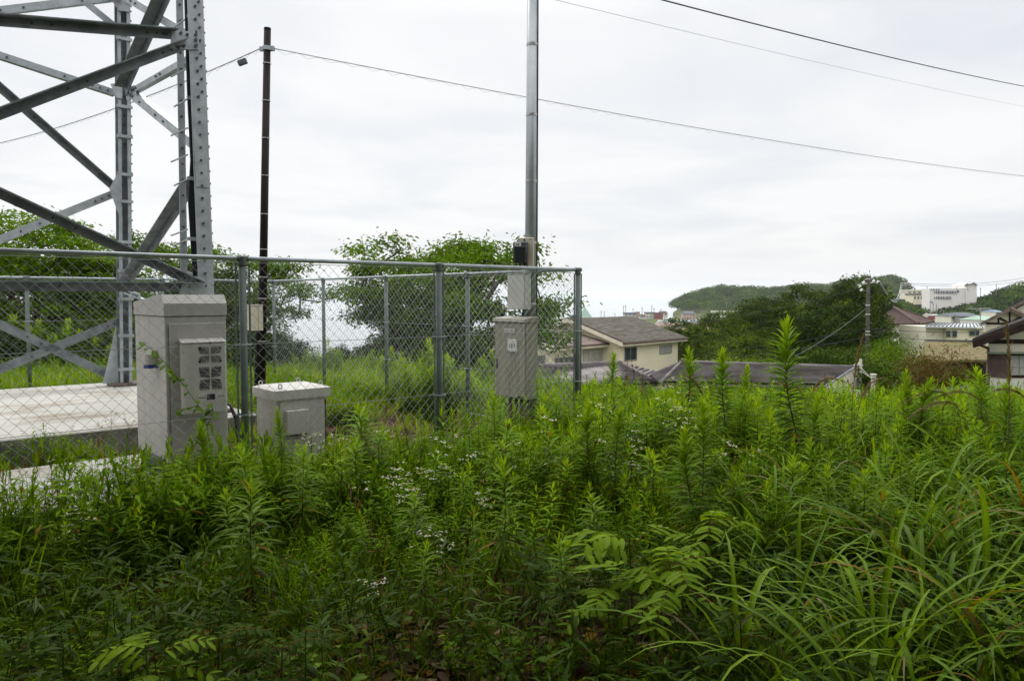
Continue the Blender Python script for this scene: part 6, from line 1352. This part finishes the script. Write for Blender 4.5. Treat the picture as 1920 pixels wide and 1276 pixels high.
p = place(1000, lambda X_, Y_, lx, lw: inside(X_, Y_, lx, lw) & (lw < 9.2) & (~bare(X_, Y_) | (rng.random(X_.shape) < .12)) & ((lx > -2.2) | (lw > 2.5)), (-15, 1), (7, 20)); tag(emit('compound_weeds', many(weeds + bushy, p, rng.uniform(.5, 1.15, len(p)), .1), WEED), 'small weeds inside the fenced compound', 'undergrowth', kind='stuff')
def beyond(X_, Y_, lx, lw): return ((lw > 9.35) | ((lx > .1) & (Y_ > 10))) & (Y_ < 26.0 - 5.5 * ss(-13, -8, X_) - 6.5 * ss(-3.5, 2.5, X_))
p = place(3000, beyond, (-19, 2), (10, 27)); tag(emit('scrub_grass', many([grass_tuft(26, .46, .018, .16, .5, .55, seg=3, dry=.2) for _ in range(5)], p, rng.uniform(.6, 1.3, len(p)), .1), GRASSM), 'tall pale green grass beyond the compound fence', 'grass', kind='stuff')
p = place(1500, beyond, (-19, 2), (10, 27)); tag(emit('scrub_weeds', many([small_weed(.5, 26, .2, .13, .6) for _ in range(4)], p, rng.uniform(.6, 1.2, len(p)), .1), WEED), 'tall leafy weeds beyond the compound fence', 'undergrowth', kind='stuff')
# slope below the meadow edge
p = place(2600, lambda X_, Y_, lx, lw: (X_ > -1) & (H(X_, Y_) < -1.6), (-1, 24), (13.2, 30)); tag(emit('slope_weeds', many([small_weed(.8, 22, .22, .17, .6) for _ in range(4)], p, rng.uniform(.6, 1.1, len(p)), .1), WEED), 'weeds on the slope falling away behind the meadow', 'undergrowth', kind='stuff')

# goldenrods: individuals sharing six meshes
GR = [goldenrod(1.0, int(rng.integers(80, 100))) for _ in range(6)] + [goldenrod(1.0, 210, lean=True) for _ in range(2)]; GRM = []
tall_gr = goldenrod(1.0, 130)
def gr_proto(parts, nm='goldenrod'):
    t_ = thing(nm, 'x', 'weed'); a_ = emit('stem', parts[0], STEMM, t_); b_ = emit('leaves', parts[1], BIG, t_); return t_
GPR = [gr_proto(p_) for p_ in GR]
used = [False] * len(GPR)
def goldenrod_at(x, y, h, label, rz=None, group='goldenrod stems among the meadow weeds', k=None, tip=None, wd=1.0):
    k = int(rng.integers(0, 6)) if k is None else k; src = GPR[k]
    if not used[k]: o = src; used[k] = True
    else:
        o = src.copy(); COL.objects.link(o)
        for ch_ in CHG[k]: c_ = ch_.copy(); COL.objects.link(c_); c_.parent = o
    o.location = (x, y, hz_(x, y) - .01); o.rotation_euler = (rng.normal(0, .05), rng.normal(0, .05), rng.uniform(0, 6.28) if rz is None else rz); s_ = h; o.rotation_euler[0] += rng.normal(0, .06); o.rotation_euler[1] += rng.normal(0, .06); o.scale = (s_ ** .65 * wd, s_ ** .65 * wd, s_); o['label'] = label; o['group'] = group; return o
bpy.context.view_layer.update()
CHG = [list(g_.children) for g_ in GPR]
def tipat(px, py, Y): p_ = at(px, py, Y); return p_.x, p_.y, p_.z - hz_(p_.x, p_.y)
named = [(1477, 600, 7.2, 'tallest goldenrod, standing clear against the dark trees right of centre', 1.25), (1291, 655, 8.2, 'tall goldenrod rising in front of the left end of the long tiled roof', 1.1), (1355, 652, 8.0, 'tall goldenrod against the dark trees, between the tallest one and the roof end', 1.1),
         (1400, 690, 8.2, 'bent goldenrod in front of the middle of the long tiled roof', 1.0), (1105, 752, 6.2, 'goldenrod just right of the fence corner post', 1.0), (1163, 768, 5.9, 'goldenrod with orange lower leaves right of the fence corner', 1.0), (1318, 760, 5.4, 'tall dark stemmed goldenrod in the middle of the right half of the meadow', 1.1), (1285, 800, 5.0, 'goldenrod with an orange leaf in front of the dark stemmed one', 1.1),
         (942, 868, 4.6, 'goldenrod standing alone at the centre of the foreground', 1.1), (470, 905, 4.3, 'goldenrod with a blackened stem foot in the left foreground', 1.15), (452, 838, 5.4, 'goldenrod in front of the nearest fence post', 1.05), (570, 842, 5.5, 'goldenrod in front of the low junction cabinet, left', 1.05), (375, 795, 5.9, 'yellow tipped goldenrod in front of the tall grey cabinet', .9), (520, 770, 6.6, 'yellow tipped goldenrod in front of the lid of the low cabinet', .8),
         (797, 795, 7.2, 'small goldenrod in front of the middle fence post', .85), (1535, 745, 6.4, 'goldenrod below the cream gable wall', 1), (1700, 700, 7.5, 'goldenrod right of the foot of the concrete pole', 1), (1745, 715, 7.2, 'goldenrod with spread leaves left of the small shed', 1), (1838, 705, 7.4, 'leafy goldenrod in front of the half timbered house, left', 1), (1890, 722, 6.5, 'leafy goldenrod near the right edge in front of the shutter panel', 1.1), (1150, 665, 9.5, 'slender goldenrod in front of the cream house wall', .9), (1048, 1010, 4.0, 'small goldenrod in the lower centre of the foreground', .9), (800, 1020, 4.1, 'short goldenrod in the lower centre left of the foreground', .8)]
for (px, py, Y_, lab, wd) in named:
    x_, y_, h_ = tipat(px, py, Y_); o = goldenrod_at(x_, y_, h_, lab, wd=wd, k=(6 + int(px) % 2) if h_ > .85 else None)
    st_ = CHG[[c_.children for c_ in []].__len__()][0] if False else [c_ for c_ in o.children if c_.name.startswith('stem')][0]; n_ = len(st_.data.vertices); tv = sum((st_.data.vertices[n_ - 1 - i].co for i in range(4)), Vector()) / 4
    off = o.rotation_euler.to_matrix() @ Vector((tv.x * o.scale[0], tv.y * o.scale[1], tv.z * o.scale[2])); o.location.x -= off.x; o.location.y -= off.y; o.location.z = hz_(o.location.x, o.location.y) - .01
cand = place(1180, lambda X_, Y_, lx, lw: front(X_, Y_, lx, lw) & (Y_ > 4.6) & ((X_ > -.3) | (rng.random(X_.shape) < .35)))
GLAB = 'leafy goldenrod stem, one of the many that stand in the meadow weeds'
hs = (.55 + .33 * ss(4.5, 9, cand[:, 1])) * rng.uniform(.72, 1.2, len(cand)) * (1 + .1 * ss(0, 4, cand[:, 0]))
cap_ = 1.85 - (181 + rng.normal(0, 14, len(cand))) * cand[:, 1] / 1450; hs = np.clip(hs, .2, np.maximum(cap_, .25))
for i in range(190):
    g_ = goldenrod_at(cand[i, 0], cand[i, 1], hs[i], GLAB, wd=rng.uniform(.8, 1.45)); g_.rotation_euler[0] += rng.normal(0, .09); g_.rotation_euler[1] += rng.normal(0, .09)
c2_ = cand[190:]; tag(emit('goldenrod_thicket', many([whole(goldenrod(1.0, 60, False)) for _ in range(5)], c2_, hs[190:] * .93, .06), WEED), 'further goldenrod stems massed together across the meadow', 'weeds', kind='stuff')
# fleabane: individuals
FB = [fleabane() for _ in range(6)]; FPR = []
def proto(nm, parts, mats, names, cat):
    t_ = thing(nm, 'x', cat)
    for p_, m_, n_ in zip(parts, mats, names): emit(n_, p_, m_, t_)
    return t_
class Copier:
    def __init__(s, protos): bpy.context.view_layer.update(); s.p = protos; s.ch = [list(q.children) for q in protos]; s.used = [False] * len(protos)
    def put(s, loc, rot, scale, label, group=None, k=None):
        k = int(rng.integers(0, len(s.p))) if k is None else k; src = s.p[k]
        if not s.used[k]: o = src; s.used[k] = True
        else:
            o = src.copy(); COL.objects.link(o)
            for c in s.ch[k]: d = c.copy(); COL.objects.link(d); d.parent = o
        o.location = loc; o.rotation_euler = rot; o.scale = scale if hasattr(scale, '__len__') else (scale,) * 3; o['label'] = label
        if group: o['group'] = group
        return o
fb = Copier([proto('fleabane', p_, (STEMM, WEED, FLOW), ('stem', 'leaves', 'flowers'), 'wildflower') for p_ in FB])
spots = []
for (px, py, Y_, n_, sx_, sy_) in ((800, 865, 6.0, 11, 70, 45), (770, 905, 5.4, 6, 45, 30), (850, 860, 6.3, 6, 40, 30), (655, 790, 7.4, 5, 40, 25), (600, 800, 6.9, 3, 15, 15), (1000, 835, 6.6, 9, 60, 40), (1110, 800, 6.7, 12, 80, 45), (1220, 770, 7.4, 8, 55, 30), (1150, 840, 6.0, 6, 50, 30), (695, 1075, 4.0, 3, 20, 15), (825, 985, 4.7, 4, 25, 20), (150, 955, 5.0, 4, 30, 20), (100, 865, 5.7, 4, 45, 20), (215, 870, 5.9, 3, 40, 20), (1285, 705, 8.6, 3, 16, 10), (925, 930, 5.2, 3, 40, 20), (1420, 830, 6, 3, 80, 40)):
    for _ in range(n_): spots.append((px + rng.normal(0, sx_ * .95), py + rng.normal(0, sy_ * .8), Y_ + rng.normal(0, .25)))
for (px, py, Y_) in spots:
    x_, y_, h_ = tipat(px, py, Y_); h_ = max(h_, .3); lx, lw = local(x_, y_)
    if lw > -.05 and lx < 0: continue
    fb.put((x_, y_, hz_(x_, y_)), (rng.normal(0, .06), rng.normal(0, .06), rng.uniform(0, 6.28)), (h_ ** .5 * 1.15, h_ ** .5 * 1.15, h_ / .7), 'thin stemmed fleabane topped with clusters of tiny white daisies', 'white fleabane in the meadow')
for (px, py, Y_, lab) in ((205, 760, 8.3, 'fleabane with buds standing inside the fence in front of the pale slab'), (240, 770, 8.25, 'shorter fleabane with buds inside the fence beside the tall cabinet')):
    x_, y_, h_ = tipat(px, py, Y_); fb.put((x_, y_, 0), (0, 0, 1), (1.2, 1.2, h_ / .7), lab, None)
# sumac saplings with feather leaves
pn = Copier([proto('sumac_sapling', pinnate(8, .55, .42, 6, .105, .36, .56), (STEMM, leafmat('sumac_leaflets', .34, .42, .2, mul=1.15)), ('stem', 'leaflets'), 'sapling'), proto('sumac_sapling', pinnate(7, .35, .32, 8, .055, .42, .30), (STEMM, leafmat('dusky_leaflets', .25, .5, .1, mul=.8)), ('stem', 'leaflets'), 'sapling')])  # dusky leaflets, darkened further to deepen the foreground shade
for (px, py, Y_, k, sc2, lab) in ((1190, 975, 3.9, 0, 1.0, 'sapling with long feather shaped leaves and reddish stalks, right of centre in the foreground'), (1260, 1035, 3.6, 0, .9, 'lower feather leaved sapling in front of the reddish stalked one'), (1150, 1080, 3.7, 0, .75, 'small feather leaved sapling leaning left near the bottom centre'), (1330, 950, 4.3, 0, .8, 'feather leaved sapling beside the dark goldenrod stems'),
                             (400, 1150, 3.25, 1, 1.0, 'dusky green feather leaved plant at the bottom left'), (470, 1140, 3.4, 1, .9, 'dusky feather leaved plant right of its neighbour at the bottom left'), (520, 1170, 3.2, 1, .9, 'small dusky feather leaved plant, rightmost at the bottom left'), (300, 1180, 3.1, 0, .7, 'bright feather leaved plant near the bottom left corner'), (1400, 1120, 3.3, 1, .9, 'dark feather leaved plant in the shade at the bottom right')):
    x_, y_, h_ = tipat(px, py, Y_); base_h = (.62, .42)[k]; pn.put((x_, y_, 0), (0, 0, rng.uniform(0, 6.28)), (sc2, sc2, max(h_, .2) / base_h), lab, None, k)
# pampas grass clumps
pg = Copier([proto('pampas_grass', (pampas(int(rng.integers(36, 60)), 1.15),), (PAMP,), ('blades',), 'grass clump') for _ in range(4)])
for n_, (px, py, Y_, sc2, lab) in enumerate(((1560, 870, 5.2, .9, 'broad bladed pampas grass clump with upright pale blades, right of centre'), (1440, 905, 5.0, .8, 'pampas grass clump beside the dark goldenrod stems'), (1700, 900, 4.6, 1.0, 'pampas grass clump arching in the right foreground'), (1860, 900, 4.4, 1.0, 'pampas grass clump at the right edge, blades arching left'), (1780, 980, 3.7, .95, 'pampas grass clump in the lower right with long arching blades'), (1640, 1010, 3.5, .85, 'pampas grass clump low at the right with blades reaching the bottom'), (1900, 1010, 3.3, .9, 'pampas grass clump in the bottom right corner'), (1840, 830, 6.0, 1.0, 'pampas grass clump further back near the right edge'), (1640, 850, 6.2, .9, 'pampas grass clump further back below the concrete pole'), (1500, 980, 4.1, .7, 'small pampas grass clump in the shade right of the saplings'), (310, 850, 6.0, .62, 'bright grass clump at the foot of the tall grey cabinet'), (345, 865, 5.9, .55, 'bright grass clump just right of the foot of the tall cabinet'), (1740, 880, 5.3, .95, 'pampas grass clump between its neighbours in the right meadow'), (1930, 880, 5.3, .95, 'pampas grass clump cut off by the right edge'))):
    x_, y_, h_ = tipat(px, py, Y_); pg.put((x_, y_, -.02), (0, 0, rng.uniform(0, 6.28)), (sc2, sc2, sc2 * 1.0), lab, 'broad bladed grass clumps' if n_ in () else None)
# dry plumes of last year
DRY = leafmat('dry_straw', .25, .7, 0)
for (px, py, Y_, rch, az_, lab) in ((1612, 640, 7.6, .10, .1, 'upright dry grass plume beside the concrete pole'), (1560, 668, 7.4, .42, 0.15, 'dry grass plume arching over the end of the tiled roof'), (1480, 690, 8, .35, 3.0, 'dry plume arching left in front of the tiled roof'), (1640, 690, 7.4, .28, .2, 'dry plume bending right beside the white post'), (1740, 685, 7.2, .55, 3.1, 'dry plume arching left in front of the reddish shrub'), (1745, 702, 7.0, .6, 3.3, 'second dry plume arching left below the first before the thicket'), (1800, 690, 7.1, .5, 2.9, 'dry plume arching left beside the light green shrub'), (1905, 690, 6.2, .35, 3.0, 'dry plume arching in front of the curtained window'), (1900, 625, 6.0, .1, 1.4, 'tall straight dry stalk crossing the half timbered house'), (1300, 690, 8.0, .25, 2.8, 'faint dry plume in front of the left part of the tiled roof')):
    x_, y_, h_ = tipat(px, py, Y_); st_, pl_ = plume(h_ * 1.12, rch, az_, 190); o = thing('dry_plume_grass', lab, 'dry grass', (x_ - rch * .6 * math.cos(az_), y_, hz_(x_, y_))); emit('stalk', st_, DRY, o); emit('plume', pl_, DRY, o)
# climbing vine on the tall cabinet
vine = thing('climbing_vine', 'thin leafy vine climbing up the front of the tall grey cabinet', 'vine', (at(385, 850, 7.2).x, 7.0, 0)); vo = vine.location
paths = [[(395, 850), (388, 800), (372, 760), (340, 715), (310, 680), (285, 655), (262, 640)], [(388, 800), (400, 770), (395, 755)], [(340, 715), (322, 700), (318, 690)], [(372, 760), (350, 765), (330, 775)]]; g1_, g2_ = G(), G()
for pth in paths:
    pts = [np.array(at(a_, b_, 7.02)) - np.array(vo) for a_, b_ in pth]; g1_.add(*stick(pts, [.004] * len(pts), .40, 4)); 
    for i in range(len(pts) - 1):
        for s_ in (.2, .55, .9):
            b_ = pts[i] * (1 - s_) + pts[i + 1] * s_; n_ = 1; az_ = rng.uniform(-2.6, -.5, n_); g2_.add(*leaves(np.array([b_]), dirs(az_, rng.uniform(-.5, .2, n_)), rng.uniform(.05, .10), .06, bend=.3, prof=OVAL, fold=.08, tint=.47 + rng.normal(0, .05)))
emit('vine_stem', g1_, STEMM, vine); emit('vine_leaves', g2_, leafmat('vine_leaves', .32, .38, .2, mul=.95), vine)
print('faces', sum(len(o.data.polygons) for o in bpy.data.objects if o.type == 'MESH'))
# ------------------------------------------------------------------ air
hb_ = MB().box(-27500, 27500, -2800, 27500, -31, 90).build('haze', mat('haze_air'))
hm_ = bpy.data.materials.new('haze_volume'); hm_.use_nodes = True; t = hm_.node_tree; t.nodes.clear()
pv = t.nodes.new('ShaderNodeVolumePrincipled'); pv.inputs['Density'].default_value = .00010; pv.inputs['Color'].default_value = (.93, .96, 1, 1); pv.inputs['Anisotropy'].default_value = .2
oo = t.nodes.new('ShaderNodeOutputMaterial'); t.links.new(pv.outputs[0], oo.inputs['Volume']); hb_.data.materials.clear(); hb_.data.materials.append(hm_)
tag(hb_, 'thin sea haze over the town and the hills', 'haze', kind='stuff')
